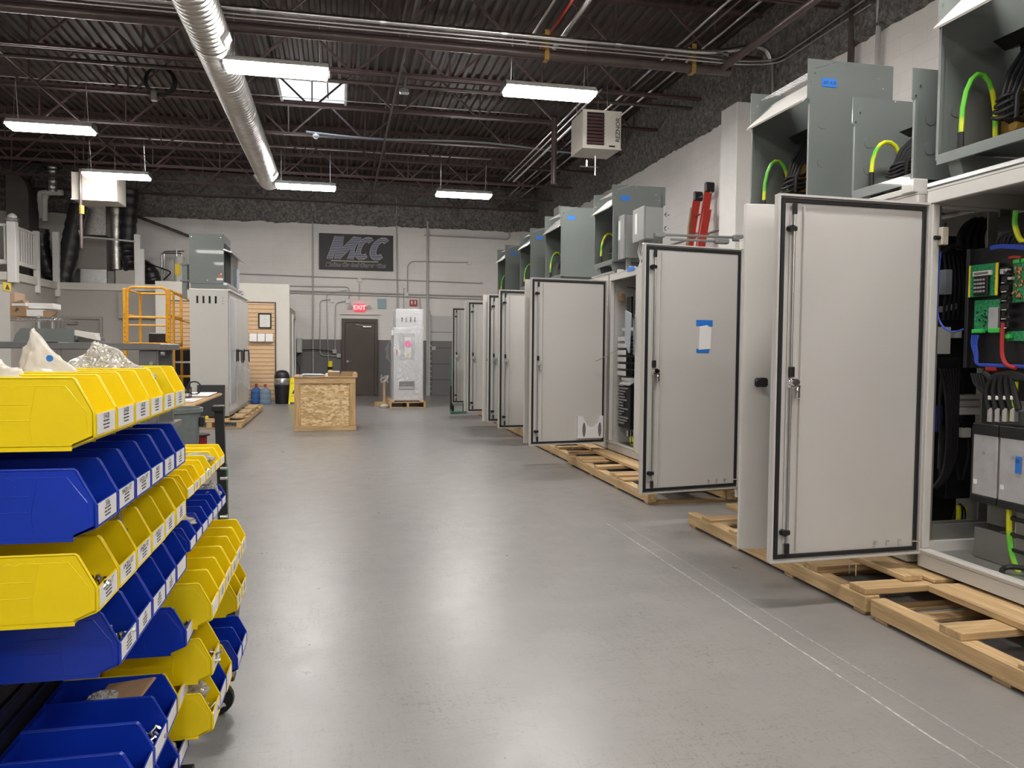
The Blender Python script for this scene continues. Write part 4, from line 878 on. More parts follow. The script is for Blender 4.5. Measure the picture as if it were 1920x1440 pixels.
housing(3.08, 3.93, 2.50, 3.52, 'largest grey-green housing, above the circuit boards, cut by the photo edge')
housing(4.12, 4.68, 2.44, 3.08, 'low grey-green housing without canopy showing coiled black cables, tape note on its side', canopy=False, tape='#2 A/B', low=True)
housing(5.20, 6.01, 2.50, 3.51, 'tall grey-green housing whose blue tape reads #3 A/B, mesh guard beside the white pilaster', tape='#3 A/B')
housing(9.36, 10.08, 2.50, 3.44, 'dark grey-green housing behind the two grey junction boxes', tape=' ')
housing(11.70, 12.62, 2.52, 3.57, 'grey-green housing next beyond the one behind the junction boxes', tape=' ')
housing(13.66, 14.46, 2.52, 3.53, 'grey-green housing last but one toward the far wall', tape=' ')
housing(15.78, 16.58, 2.52, 3.50, 'grey-green housing closest to the far wall', tape=' ')
# lifting frame piece between housings over cabinet B
MB().bbox(3.24, 4.03, 2.343, 3.34, 4.13, 2.42, .004).bbox(3.26, 4.03, 2.343, 3.30, 5.1, 2.38, .004).build('lifting_rail', M['cab'], B_)
mb = MB()
for y in (7.5, 7.9, 8.3, 8.7, 9.1): mb.bbox(3.29, y, 2.343, 3.36, y+.06, 2.38, .004)
mb.build('eye_plate', M['cab'], C_)
def jbox(x0, y0, z0, x1, y1, z1, lab):
    t = thing('control_box', lab, 'electrical box', (x0, y0, z0), 'grey junction boxes above the third cabinet')
    MB().bbox(x0, y0, z0, x1, y1, z1, .008).build('box_body', M['slatebox'], t); MB().bbox(x0-.02, y0-.01, z0-.01, x0, y1+.01, z1+.01, .006).build('box_lid', M['slatebox'], t)
    MB().box(x0-.022, (y0+y1)/2+.02, z1-.28, x0-.0205, (y0+y1)/2+.09, z1-.05).build('paper_label', M['paper'], t)
    return t
M['slatebox'] = noisy('box_mid_grey', (.21, .215, .21), .4, 0, 4, .04)
M['slatebox2'] = M['slatebox']
t = jbox(3.37, 9.10, 2.52, 3.55, 9.30, 3.03, 'lower plain grey junction box above the breakers, without conduit')
t = jbox(3.36, 8.45, 2.66, 3.58, 8.78, 3.02, 'upper grey junction box with chrome latches and a conduit run')
c = MB()
for z in (2.93, 2.78): c.cyl((3.585, 8.44, z), (3.64, 8.44, z), .01, 8).bbox(3.60, 8.42, z-.02, 3.62, 8.46, z+.03, .004)
c.build('latch', M['chrome'], t)
c = MB()
c.tube([(3.56, 8.42, 2.71), (4.5, 8.42, 2.71)], .014, 8).tube([(3.66, 8.42, 2.66), (4.3, 8.42, 2.66)], .014, 8).bbox(3.46, 8.38, 2.675, 3.58, 8.46, 2.735, .01).bbox(4.42, 8.38, 2.67, 4.62, 8.46, 2.74, .01).bbox(4.2, 8.38, 2.63, 4.36, 8.46, 2.69, .01)
c.build('conduit_run', M['slatebox'], t, smooth=True)
MB().bbox(3.62, 8.8, 2.35, 3.68, 8.86, 3.0, .004).bbox(4.55, 8.39, 2.343, 4.6, 8.45, 2.67, .004).bar((3.45, 8.6, 2.35), (3.45, 8.6, 2.66), .05).bar((3.45, 9.2, 2.35), (3.45, 9.2, 2.53), .05).build('support_post', M['slatebox'], t)
c = MB()
for k in range(5): c.tube([(3.42+.02*k, 8.75, 2.66), (3.40+.03*k, 8.76+.02*k, 2.55), (3.45, 8.8, 2.45), (3.5-.02*k, 8.8, 2.35)], .005, 6)
c.build('loose_wire', M['paper'], t, smooth=True)
# ladder against the wall
t = thing('extension_ladder', 'red fibreglass extension ladder leaning on the block wall beside the white pilaster', 'ladder', (5.6, 11.9, 0))
for (y, x, z1, nm) in ((12.13, 5.62, 3.98, 0), (11.72, 5.62, 4.05, 0), (11.63, 5.56, 3.68, 1)):
    MB().prism([(-.065, 0), (.06, 0), (.06, .03), (.048, .03), (.048, .012), (-.053, .012), (-.053, .03), (-.065, .03)], 0, z1, 'z').xf(Matrix.Translation((x-.5, y, 0)) @ Matrix.Rotation(math.atan2(.62, z1), 4, 'Y')).build('rail', M['red'], t)
for (y, z1) in ((12.13, 3.98), (11.72, 4.05)):
    MB().bbox(5.655, y-.02, z1-.14, 5.82, y+.045, z1+.02, .02).build('end_cap', M['black'], t)
c = MB()
for k in range(13):
    z = .3+k*.3; x = 5.62-.5+z*.155+.02
    if z < 3.95: MB().cyl((x, 11.70, z), (x, 12.2, z), .016, 10).build('rung', M['steel'], t)
MB().tube([(5.55, 11.98, 3.7), (5.5, 11.96, 3.4), (5.48, 11.94, 3.1), (5.52, 11.98, 3.2), (5.56, 12.0, 3.6)], .018, 8).build('rope', M['card'], t, smooth=True)
for i, (z, lab) in enumerate(((3.32, 'upper'), (2.95, 'lower'))): pipe('wall_pipe', lab+' thin conduit along the right wall behind the ladder', 'conduit', [(5.87, 6, z), (5.87, YB-.1, z)], .012, 'wcon', 'conduits on the right wall')
pipe('wall_pipe', 'pale vertical conduit high on the right wall above the housings', 'conduit', [(5.85, 7.9, 2.5), (5.85, 7.9, 6.1)], .03, 'wcon')
pipe('wall_pipe', 'brown vertical pipe high on the right wall beside a pale conduit', 'conduit', [(5.83, 8.35, 2.5), (5.83, 8.35, 6.1)], .04, 'pipebrown')
# unit heater, right
t = thing('unit_heater', 'white ceiling-hung unit heater with dark louvres facing the aisle', 'heater', (3.71, 11.95, 4.54), 'ceiling unit heaters')
hx0, hx1, hy0, hy1, hz0, hz1 = 3.71, 4.33, 11.95, 12.6, 4.54, 5.12
M['heat'] = noisy('heater_cream', (.46, .435, .385), .4, 0, 3, .03)
MB().bbox(hx0, hy0, hz0, hx1, hy1, hz1, .006).bbox(hx0-.008, hy0-.008, hz0-.008, hx1+.008, hy0+.02, hz0+.012, .003).bbox(hx0-.008, hy0-.008, hz1-.012, hx1+.008, hy0+.02, hz1+.008, .003).bbox(hx0-.008, hy0-.008, hz0, hx0+.012, hy0+.02, hz1, .003).build('casing', M['heat'], t)
MB().box(hx0+.06, hy0-.003, hz0+.05, hx0+.34, hy0-.001, hz1-.03).build('louvre_opening', M['dark'], t)
lv = MB()
for k in range(9):
    z = hz0+.075+k*.053; lv.prism([(hy0-.03, z-.016), (hy0-.026, z-.018), (hy0+.0, z+.02), (hy0-.004, z+.022)], hx0+.06, hx0+.34, 'x')
lv.build('louvre', mat('louvre_brown', (.10, .05, .05), .35), t)
MB().box(hx0+.42, hy0-.011, hz0+.03, hx0+.52, hy0-.009, hz0+.055).build('name_plate', M['black'], t)
text_on('REZNOR', .095, (hx1-.055, hy0-.010, hz0+.30), (0, 0, 1), (-1, 0, 0), offset=.002).build('lettering', M['ink'], t)
c = MB()
for (x, y) in ((hx0+.06, hy0+.1), (hx1-.2, hy0+.1), (hx0+.06, hy1-.1), (hx1-.2, hy1-.1)): c.cyl((x, y, hz1), (x, y, 5.55), .006, 6)
c.cyl((hx0+.30, hy0+.3, hz0), (hx0+.30, hy0+.3, hz0-.35), .012, 8).cyl((hx0+.05, hy0+.3, hz0-.22), (hx0+.35, hy0+.3, hz0-.22), .014, 8).cyl((hx0+.16, hy0+.3, hz0-.22), (hx0+.16, hy0+.3, hz0-.12), .02, 8)
c.build('hanger', M['steel'], t)
# ---- storage bins: x forward (front at 0, body towards -x), y width, z up
def make_bin(L, W_, H, mt, small=False):
    t = bpy.data.objects.new('storage_bin', None); COL.objects.link(t); ORG[t.name] = Vector((0, 0, 0))
    k = H/.124; th = .0028
    xb = .036*k
    side = [(-L, .004), (-xb, .004), (0, .020*k), (0, .062*k), (-.032*k, H), (-L, H)]
    m = MB()
    for y in (0, W_-th): m.prism([(x, z) for x, z in side], y, y+th, 'y')
    m.box(-L, 0, 0, -xb, W_, .005).box(-L, 0, 0, -L+th, W_, H)                        # floor, back
    m.prism([(-xb, .004), (-xb, .008), (-th, .023*k), (-th, .060*k), (0, .060*k), (0, .018*k)], 0, W_, 'y')      # front lip
    r = .0026
    for y, s in ((0, -1), (W_, 1)):
        yy = y - s*.001
        m.tube([(-L+.002, yy, H), (-.034*k, yy, H), (-.030*k, yy, H-.003), (0, yy, .063*k), (.0005, yy, .02*k)], r, 6)
        m.box(-L+.01, yy-.0015, -.004 if s < 0 else 0, -xb+.0, yy+.0015, .004)
        o = .0022
        # moulded outline and stepped ribs on the outer side
        m.tube([(-.100*k, yy+s*0, .012), (-.104*k, yy, .045*k), (-.093*k, yy, H-.014)], o, 5)
        m.tube([(-.093*k, yy, H-.014), (-.045*k, yy, H-.014), (-.013*k, yy, .065*k), (-.010*k, yy, .028*k)], .0016, 5)
        for z in (.050*k, .078*k): m.tube([(-L+.03, yy, z), (-.104*k, yy, z)], .0016, 5)
        m.tube([(-L+.03, yy, H-.014), (-.16*k, yy, H-.014), (-.15*k, yy, H-.017), (-.14*k, yy, H-.013), (-.13*k, yy, H-.017), (-.12*k, yy, H-.013), (-.093*k, yy, H-.014)], .0014, 5)
    m.box(-.004, .004, .0195*k, .0035, .007, .060*k).box(-.004, W_-.007, .0195*k, .0035, W_-.004, .060*k).box(-.002, .004, .019*k, .0035, W_-.004, .0215*k)
    m.box(-L+.006, .02, H-.02, -L+.012, W_-.02, H-.002)
    m.build('bin_body', M[mt], t)
    card = MB().box(.0005, .008, .0225*k, .0022, W_-.009, .0595*k).build('label_card', M['paper'], t)
    return t
BIG = (.276, .1365, .124); SML = (.137, .1035, .078)
PRO = {}
def proto(kind, mt): 
    if (kind, mt) not in PRO: PRO[(kind, mt)] = make_bin(*(BIG if kind == 'big' else SML), mt); PRO[(kind, mt)+('n',)] = 0
    return PRO[(kind, mt)]
ORD = ['first', 'second', 'third', 'fourth', 'fifth', 'sixth', 'seventh']
used = set()
lets = {}
def letter(parent, lines, k=1.0, W_=.1365):
    c = parent
    key = (tuple(lines), k)
    if key not in lets:
        m = MB(); y0 = W_/2
        a = text_on(lines[0], .0145*k, (.0026, y0, .052*k), (0, 1, 0), (0, 0, 1), offset=.0002); m.v += a.v; m.f += a.f
        for j in range(3):      # the small print stays unreadable, as in the photograph
            w = (.036, .040, .034)[j]*k; z = (.0425-.0065*j)*k
            m.box(.0022, y0-w/2, z, .0026, y0-w*.1, z+.0028*k); m.box(.0022, y0-w*.03, z, .0026, y0+w/2, z+.0028*k)
        o = m.build('lettering', M['ink'], c); lets[key] = o.data
    else:
        o = bpy.data.objects.new('lettering', lets[key]); COL.objects.link(o); o.parent = c
def put_bin(kind, mt, x, y, z, label, group, lines=None):
    p = proto(kind, mt)
    if p.name not in used: used.add(p.name); o = p; o.location = (x, y, z)
    else: o = dup(p_base[(kind, mt)], (x, y, z))
    tag(o, label, 'storage bin', group)
    if lines:
        card = [c for c in o.children if c.name.startswith('label_card')][0]
        letter(card, lines, 1.0 if kind == 'big' else .62, BIG[1] if kind == 'big' else SML[1])
    return o
# copies are taken from the first bin of each kind before any lettering is added
p_base = {}
class _K: pass
for kd in ('big', 'small'):
    for mt in ('yellow', 'blue'): p_base[(kd, mt)] = proto(kd, mt)
bins = []
X1 = -.418; Y1 = 1.512; P1 = .139
rows = [(1.238, 'yellow', [0,1,2,3,4,5], 'top'), (1.078, 'blue', [0,1,2,3,4,5], 'second'), (.928, 'yellow', [0,1,2,3,4,5], 'third'), (.778, 'blue', [1,2,3,4,5], 'fourth'), (.605, 'blue', [5], 'fifth'), (.43, None, [1,2,3,4,5], 'sixth'), (.27, 'blue', [4,5], 'lowest')]
T = {('top', 0): '1/4-20', ('top', 1): '1/4-28', ('top', 2): '1/4-20', ('top', 3): '1/4-20', ('top', 4): '5/16', ('top', 5): '5/16', ('second', 0): '5/16', ('second', 1): '1/4-20 x 1/2"', ('second', 2): '1/4-20 x 3/4"', ('second', 3): '1/4-20',
     ('second', 4): '5/16', ('second', 5): '3/8', ('third', 0): '1/4-20 x 1"', ('third', 1): '1/4-20 x 1/2"', ('third', 2): '1/4-20 x 1/2"', ('third', 3): '1/4-20 x 1"', ('third', 4): '10-32', ('third', 5): '8-32', ('fourth', 1): '5/16', ('fourth', 2): '1/4', ('fourth', 3): '3/8', ('fourth', 4): '10'}
for z, c, ks, rn in rows:
    for n_, k in enumerate(ks):
        cc = c or ('yellow' if k == 5 else 'blue')
        pos = ORD[k] if rn in ('top', 'second', 'third') else None
        if pos: lab = '%s storage bin, %s along the %s row of the near rack' % (cc, pos, rn)
        elif rn == 'fifth': lab = 'single blue storage bin alone in its row at the far end of the near rack'
        else: lab = '%s storage bin, %s in the %s row of the near rack' % (cc, ORD[n_] if n_ < len(ks)-1 else 'last', rn)
        bins.append(('big', cc, X1+(.022 if rn == 'fifth' else 0), Y1+P1*k, z, lab, 'bins in the %s row of the near rack' % rn, [T.get((rn, k), '')] if T.get((rn, k)) else None))
X2 = -.418
for k in range(7): bins.append(('small', 'yellow', X2, 2.372+.1055*k, .975, 'small yellow storage bin, %s along the top row of the far rack' % ORD[k], 'small yellow bins on the far rack', ['8-32'] if k in (1, 3) else None))
for k in range(7): bins.append(('small', 'blue', X2+.005, 2.372+.1055*k, .825, 'small blue storage bin, %s along the second row of the far rack' % ORD[k], 'small blue bins on the far rack', None))
for k in range(6): bins.append(('big', 'yellow', -.345, 2.30+.1395*k, .64, 'large yellow storage bin, %s along the third row of the far rack' % ORD[k], 'large yellow bins in the third row of the far rack', ['1/2'] if k else None))
for k, o_ in ((0, 'first and alone'), (4, 'next to last'), (5, 'last')): bins.append(('big', 'yellow', -.345, 2.30+.1395*k, .485, 'large yellow storage bin, %s in the fourth row of the far rack' % o_, 'large yellow bins in the fourth row of the far rack', ['M8']))
for k, cc, z in ((0, 'yellow', .33), (1, 'blue', .325), (2, 'yellow', .315), (4, 'blue', .275), (5, 'blue', .27)): bins.append(('big', cc, -.345, 2.30+.1395*k, z, 'large %s storage bin, %s in the lowest row of the far rack' % (cc, ['first', 'second', 'third', '', 'next to last', 'last'][k]), 'large bins in the lowest row of the far rack', None))
made = []
first = {}
for b in bins:       # make all plain copies first
    kd, mt, x, y, z, lab, grp, ln = b
    p = p_base[(kd, mt)]
    if (kd, mt) not in first: o = p; first[(kd, mt)] = True; hold = getattr(p, 'name')
    else: o = dup(p)
    made.append((o, b))
for o, (kd, mt, x, y, z, lab, grp, ln) in made:
    o.location = (x, y, z); tag(o, lab, 'storage bin', grp)
    card = [c for c in o.children if c.name.startswith('label_card')][0]
    if ln: letter(card, ln, 1.0 if kd == 'big' else .62, BIG[1] if kd == 'big' else SML[1])
    rr = random.Random(lab).uniform
    o.rotation_euler = (0, 0, rr(-.012, .012))
# ---- racks
def rack(y0, y1, lab, xf):
    t = thing('bin_rack', lab, 'rack', (xf-.3, y0, 0), 'racks carrying the storage bins')
    xb = xf - .285
    MB().bbox(xb-.02, y0, .22, xb, y1, 1.36 if y0 < 2 else 1.06, .003).build('louvred_panel', M['black'], t)
    lv = MB(); z = .28
    while z < (1.3 if y0 < 2 else 1.02): lv.prism([(xb, z), (xb+.008, z+.012), (xb+.008, z+.018), (xb, z+.02)], y0+.02, y1-.02, 'y'); z += .05
    lv.build('louvre', M['black'], t)
    for y in (y0, y1-.04): MB().bbox(xb-.05, y, .16, xb-.02, y+.04, 1.38 if y0 < 2 else 1.08, .004).build('post', M['black'], t)
    for y in (y0+.0, y1-.05): MB().bbox(xb-.45, y, .155, xf-.03, y+.05, .2, .004).build('foot_beam', M['black'], t)
    MB().bbox(xb-.12, y0, .155, xb-.02, y1, .2, .004).build('base_rail', M['black'], t)
    for y in (y0+.03, y1-.02):
        c = MB().bbox(xf-.09, y-.035, .135, xf-.01, y+.035, .155, .004).bar((xf-.06, y-.025, .14), (xf-.075, y-.025, .055), .03, .005).bar((xf-.06, y+.025, .14), (xf-.075, y+.025, .055), .03, .005).build('caster', M['joist'], t)
        MB().lathe([(.02, -.02), (.058, -.018), (.062, 0), (.058, .018), (.02, .02)], (xf-.075, y, .062), 20, 'y').build('wheel', M['black'], c, smooth=True)
    return t
r1 = rack(1.30, 2.345, 'near black louvred rack on casters carrying rows of big yellow and blue bins', -.42)
r2 = rack(2.37, 3.20, 'far black louvred rack on casters carrying small bins above big ones', -.38)
# round sticker with a yellow ring on the black panel
q = Vector((-.700, 2.32, .62)); q = on(0, -.699, 184, 1262)
st = MB()
for a0 in range(6):
    a = PI/6+a0*PI/3; b = a+PI/3
    st.poly([(q.x, q.y+.036*math.cos(a), q.z+.036*math.sin(a)), (q.x, q.y+.036*math.cos(b), q.z+.036*math.sin(b)), (q.x, q.y+.055*math.cos(b), q.z+.055*math.sin(b)), (q.x, q.y+.055*math.cos(a), q.z+.055*math.sin(a))])
st.build('round_sticker', M['warn'], r1)
text_on('MOTION', .022, (q.x+.001, q.y, q.z+.068), (0, 1, 0), (0, 0, 1)).build('lettering', M['warn'], r1)
# ---- plastic bags and small parts lying in the bins
def bag(c, s, seed, lab, mt='film', name='plastic_bag', cat='bag', flap=None, fold=1.0, sub=4):
    import bmesh
    bm = bmesh.new(); bmesh.ops.create_icosphere(bm, subdivisions=sub, radius=1)
    for v in bm.verts:
        p = v.co.normalized(); q = p*1.7*fold+Vector((seed*3.1, seed, 0))
        d = 1 + .30*noise.noise(q) + .22*(1-abs(noise.noise(q*2.1))*2) * .8 + .07*noise.noise(q*5)
        v.co = Vector((p.x*s[0]*d, p.y*s[1]*d, p.z*s[2]*d))
        if flap and p.z > .15:
            k = (p.z-.15)/.85; v.co.x = v.co.x*(1-.55*k) + flap[0]*k; v.co.y = v.co.y*(1-.2*k)+flap[1]*k; v.co.z += flap[2]*k*k
    me = bpy.data.meshes.new(name); bm.to_mesh(me); bm.free(); me.polygons.foreach_set('use_smooth', [True]*len(me.polygons)); me.materials.append(M[mt])
    o = bpy.data.objects.new(name, me); COL.objects.link(o); o.location = c; return tag(o, lab, cat, 'plastic bags in the storage bins')
M['film2'] = mat('milky_bag', (.62, .58, .50), .25, alpha=.85)
bag((-.56, 2.14, 1.335), (.095, .065, .062), 1, 'largest clear crumpled bag bulging from the top yellow bins', flap=(-.02, 0, .02))
bag((-.625, 1.93, 1.35), (.05, .045, .05), 2, 'upright white bag with a blue round mark in the top row', 'film2', flap=(-.03, 0, .05))
bag((-.64, 1.66, 1.335), (.07, .05, .045), 3, 'milky folded bag lying flat over the near top bins', 'film2', flap=(.02, 0, .0))
bag((-.72, 1.60, 1.34), (.06, .05, .065), 5, 'smaller milky bag lying behind the flat one in the top bins', 'film2')
b_ = bpy.data.objects['plastic_bag.001']
q = on(1, 1.875, 93, 672)
tg = MB().lathe([(.001, 0), (.007, 0), (.007, .001), (.001, .001)], (q.x+.0, 1.875, q.z), 18, 'y').build('blue_round_mark', M['tape'], None); 
tg.parent = b_; tg.matrix_parent_inverse = Matrix.Translation(b_.location).inverted()
bag((-.50, 1.95, 1.005), (.035, .045, .05), 7, 'brownish clear bag sticking out of the third row of bins', flap=(.01, .02, .03))
bag((-.50, 2.42, .875), (.03, .035, .05), 8, 'clear bag hanging between the small blue bins of the far rack', flap=(0, 0, .02))
bag((-.50, 2.56, .885), (.06, .04, .02), 9, 'white bag lying across the small blue bins', 'film2'); bag((-.47, 2.84, 1.035), (.05, .04, .018), 11, 'clear bag lying across the small yellow bins')
bag((-.47, 3.05, .885), (.04, .04, .03), 13, 'clear bag in the last small blue bin', flap=(.02, 0, .01))
bag((-.43, 2.38, .43), (.055, .035, .05), 14, 'printed clear bag behind the lowest near yellow bin of the far rack', flap=(-.01, 0, .02))
bag((-.43, 2.65, .415), (.04, .04, .05), 15, 'clear bag standing in the lowest third bin of the far rack')
bag((-.58, 2.13, .515), (.05, .045, .03), 16, 'clear bag in the blue bin beside the cardboard piece')
bag((-.46, 2.27, .30), (.03, .035, .03), 17, 'white bag in the lowest bin of the near rack', 'film2')
t = MB().poly([(-.62, 2.08, .50), (-.50, 2.07, .53), (-.46, 2.14, .575), (-.58, 2.19, .545)]).poly([(-.50, 2.07, .53), (-.46, 2.14, .575), (-.455, 2.145, .57), (-.495, 2.075, .525)]).poly([(-.50, 2.07, .528), (-.62, 2.08, .498), (-.63, 2.12, .46), (-.52, 2.10, .46)]).build('cardboard_piece', M['card'])
tag(t, 'torn cardboard piece in a blue bin of the sixth row', 'cardboard')
def screws(c, seed, lab, s=.03):
    rnd = random.Random(seed); m = MB()
    for k in range(16):
        p = Vector(c)+Vector((rnd.uniform(-s, s), rnd.uniform(-s*1.2, s*1.2), rnd.uniform(0, .016))); d_ = Vector((rnd.uniform(-1, 1), rnd.uniform(-1, 1), rnd.uniform(-.2, 1))).normalized()*.018
        m.cyl(p, p+d_, .003, 6).cyl(p+d_*.9, p+d_*1.12, .006, 6)
    o = m.build('loose_screws', M['steel']); tag(o, lab, 'screws'); o['kind'] = 'stuff'
screws((-.45, 1.58, .963), 1, 'shiny screws in the first yellow bin of the third row'); screws((-.45, 1.72, .81), 2, 'dark screws in the first blue bin of the fourth row')
screws((-.45, 2.0, .47), 3, 'screws in a blue bin of the sixth row'); screws((-.37, 2.37, .52), 4, 'screws in the lone yellow bin of the far rack fourth row'); screws((-.37, 2.37, .36), 5, 'screws in the lowest near yellow bin of the far rack'); screws((-.445, 2.26, .64), 6, 'screws in the lone blue bin of the fifth row')
screws((-.44, 2.74, .99), 7, 'screws in the middle of the small yellow bins', .02)
# ================= left side and far left =================
YO, XS = 22.0, -6.9
# mezzanine office walls
struct(MB().box(XS, YO, 0, -4.35, YO+.12, 2.98).build('office_wall', M['office']))
struct(MB().box(XS-.12, 19.3, 0, XS, YO+.12, 2.98).build('office_side_wall', M['office']))
struct(MB().box(XL, 19.18, 0, XS, 19.3, 2.98).build('office_front_wall', M['office']))
struct(MB().bbox(XS-.1, YO-.05, 2.80, -4.3, YO, 2.98, .005).bbox(XS, 19.14, 2.80, XS+.05, YO, 2.98, .005).bbox(XL, 19.13, 2.80, XS+.05, 19.18, 2.98, .005).build('trim_2', M['partition']))
struct(MB().box(XL, 19.31, 2.6, XS-.02, YB, 2.7).box(XS+.01, YO+.13, 2.6, -4.4, YB, 2.7).build('mezzanine_floor', M['office']))
struct(MB().box(-5.45, YO-.10, 2.1, -4.36, YO-.001, 2.75).build('trim_3', M['office']))
def odoor(nm, x0, x1, y):
    d = struct(MB().box(x0, y-.03, 0, x1, y-.001, 2.13).build(nm, M['doorgrey']))
    MB().bbox(x0, y-.07, 0, x0+.07, y-.03, 2.13, .005).bbox(x1-.07, y-.07, 0, x1, y-.03, 2.13, .005).bbox(x0, y-.07, 2.06, x1, y-.03, 2.13, .005).build('door_frame', M['doorgrey'], d)
    MB().bbox(x0+.16, y-.09, 1.93, x0+.4, y-.03, 1.98, .005).bar((x0+.25, y-.07, 1.96), (x0+.42, y-.12, 1.99), .015).build('door_closer', M['steel'], d)
    return d
odoor('door_3', -6.80, -5.84, YO)
sd = struct(MB().box(XS+.001, 20.3, 0, XS+.03, 21.75, 2.06).build('door_4', M['doorgrey']))
MB().bbox(XS+.03, 20.3, 0, XS+.06, 20.38, 2.06, .005).bbox(XS+.03, 21.67, 0, XS+.06, 21.75, 2.06, .005).bbox(XS+.03, 20.3, 1.98, XS+.06, 21.75, 2.06, .005).build('door_frame', M['doorgrey'], sd)
MB().box(XS+.03, 20.7, 0, XS+.035, 21.2, 1.7).build('opening', M['dark'], sd)
# cream partition with slatwall
YP = 20.9
struct(MB().box(-4.36, YP, 0, -1.20, YP+.12, 2.99).box(-4.36, YP+.12, 0, -4.24, YO, 2.99).build('partition_wall', M['partition']))
struct(MB().box(-1.30, YP+.12, 0, -1.20, YB, 2.42).build('partition_side_wall', M['partition']))
dr = struct(MB().box(-1.198, 21.2, 0, -1.16, 22.4, 2.25).build('door_5', M['doorgrey']))
MB().bbox(-1.16, 21.2, 0, -1.12, 21.3, 2.25, .005).bbox(-1.16, 22.3, 0, -1.12, 22.4, 2.25, .005).bbox(-1.16, 21.2, 2.15, -1.12, 22.4, 2.25, .005).build('door_frame', M['white'], dr)
def PY(Y_, x, y): return on(1, Y_, x, y)
b_ = MB().bbox(-1.12, 22.7, 1.25, -.98, 23.0, 1.65, .01); tag(b_.build('electrical_box', M['wcon']), 'grey box on the partition side wall left of the far door', 'electrical box')
q = W(562, 660); t = thing('wall_plug', 'black plug with cord on the grey band left of the far door', 'plug', tuple(q))
MB().lathe([(.02, -.12), (.06, -.10), (.06, -.03), (.03, -.01)], (q.x, YW, q.z), 14, 'y').build('plug_body', M['black'], t)
MB().tube([tuple(W(566, 656, YW-.05)), tuple(W(590, 655, YW-.05)), tuple(W(612, 657, YW-.05)), tuple(W(624, 660, YW-.05))], .012, 6).tube([tuple(W(560, 664, YW-.05)), tuple(W(553, 672, YW-.05)), tuple(W(562, 690, YW-.05)), tuple(W(560, 735, YW-.05))], .01, 6).build('cord', M['cable'], t, smooth=True)
a = PY(YP, 315, 566); b = PY(YP, 516, 742)
sw = tag(MB().box(a.x, YP-.03, .06, b.x, YP-.001, 2.50).build('slatwall_panel', M['slat']), 'tan slatwall panel with grooves on the cream partition', 'wall panel')
MB().bbox(a.x-.02, YP-.035, 2.50, b.x+.03, YP-.001, 2.53, .003).bbox(b.x, YP-.035, .06, b.x+.03, YP-.001, 2.5, .003).build('edge_trim', M['black'] if False else M['joist'], sw)
a = PY(YP-.05, 484, 587); b = PY(YP-.05, 509, 616)
t = thing('picture_frame', 'black framed certificate on the slatwall panel', 'picture', ((a.x+b.x)/2, YP-.04, b.z))
f = MB(); f.bbox(a.x, YP-.06, b.z, a.x+.035, YP-.03, a.z).bbox(b.x-.035, YP-.06, b.z, b.x, YP-.03, a.z).bbox(a.x, YP-.06, b.z, b.x, YP-.03, b.z+.035).bbox(a.x, YP-.06, a.z-.035, b.x, YP-.03, a.z); f.build('frame', M['black'], t)
c = MB().box(a.x+.03, YP-.045, b.z+.03, b.x-.03, YP-.04, a.z-.03).build('certificate', M['white'], t)
cm = MB(); xm = (a.x+b.x)/2
cm.box(a.x+.07, YP-.047, b.z+.08, a.x+.073, YP-.046, a.z-.07).box(b.x-.073, YP-.047, b.z+.08, b.x-.07, YP-.046, a.z-.07).box(a.x+.07, YP-.047, a.z-.073, b.x-.07, YP-.046, a.z-.07)
for k in range(6): w_ = (.04, .07, .1, .08, .09, .06)[k]; cm.box(xm-w_/1.2, YP-.047, a.z-.13-k*.035, xm+w_/1.2, YP-.046, a.z-.125-k*.035)
cm.build('print', M['greyink'], c)
a = PY(YP-.1, 467, 625); b = PY(YP-.1, 512, 640)
t = thing('brochure_holder', 'row of clear sheet holders on a ledge of the slatwall', 'holder', (a.x, YP-.1, b.z))
MB().bbox(a.x, YP-.12, b.z-.02, b.x, YP-.03, b.z, .004).build('ledge', M['drive'], t)
n3 = 3
for k in range(n3):
    x0 = a.x+(b.x-a.x)*(k/n3)+.01; x1 = a.x+(b.x-a.x)*((k+1)/n3)-.01
    MB().prism([(YP-.11, b.z), (YP-.105, b.z), (YP-.045, a.z), (YP-.05, a.z)], x0, x1, 'x').build('sheet', M['paper'], t)
# trash can, jugs, table, wet floor signs
tx, ty = -1.36, 20.42; KT = .79
t = thing('trash_can', 'black round dome-topped trash can beside the water jugs', 'trash can', (tx, ty, 0))
MB().lathe([(r_*KT, h_*KT) for r_, h_ in [(.20, 0), (.235, .62), (.235, .64)]], (tx, ty, 0), 28).build('bin_body', M['black'], t, smooth=True)
MB().lathe([(r_*KT, h_*KT) for r_, h_ in [(.243, .60), (.25, .66), (.245, .68), (.22, .68)]], (tx, ty, 0), 28).build('bag_edge', M['wrap'], t, smooth=True)
MB().lathe([(r_*KT, h_*KT) for r_, h_ in [(.24, .66), (.24, .79), (.235, .80)]], (tx, ty, 0), 28).build('band', M['steel'], t, smooth=True)
MB().lathe([(r_*KT, h_*KT) for r_, h_ in [(.235, .79), (.23, .87), (.2, .97), (.14, 1.03), (.06, 1.055), (.005, 1.06)]], (tx, ty, 0), 28).build('dome_lid', M['black'], t, smooth=True)
def jug(x, y, mt, lab, z=0):
    t = thing('water_jug', lab, 'water jug', (x, y, z), 'water jugs by the slatwall')
    MB().lathe([(.12, 0), (.135, .02), (.135, .10), (.128, .12), (.135, .14), (.135, .24), (.128, .26), (.135, .28), (.13, .32), (.09, .37), (.035, .41), (.028, .46)], (x, y, z), 24).build('jug_body', M[mt], t, smooth=True)
    MB().lathe([(.034, .43), (.036, .49), (.03, .495)], (x, y, z), 18).build('cap', M['red'], t, smooth=True); return t
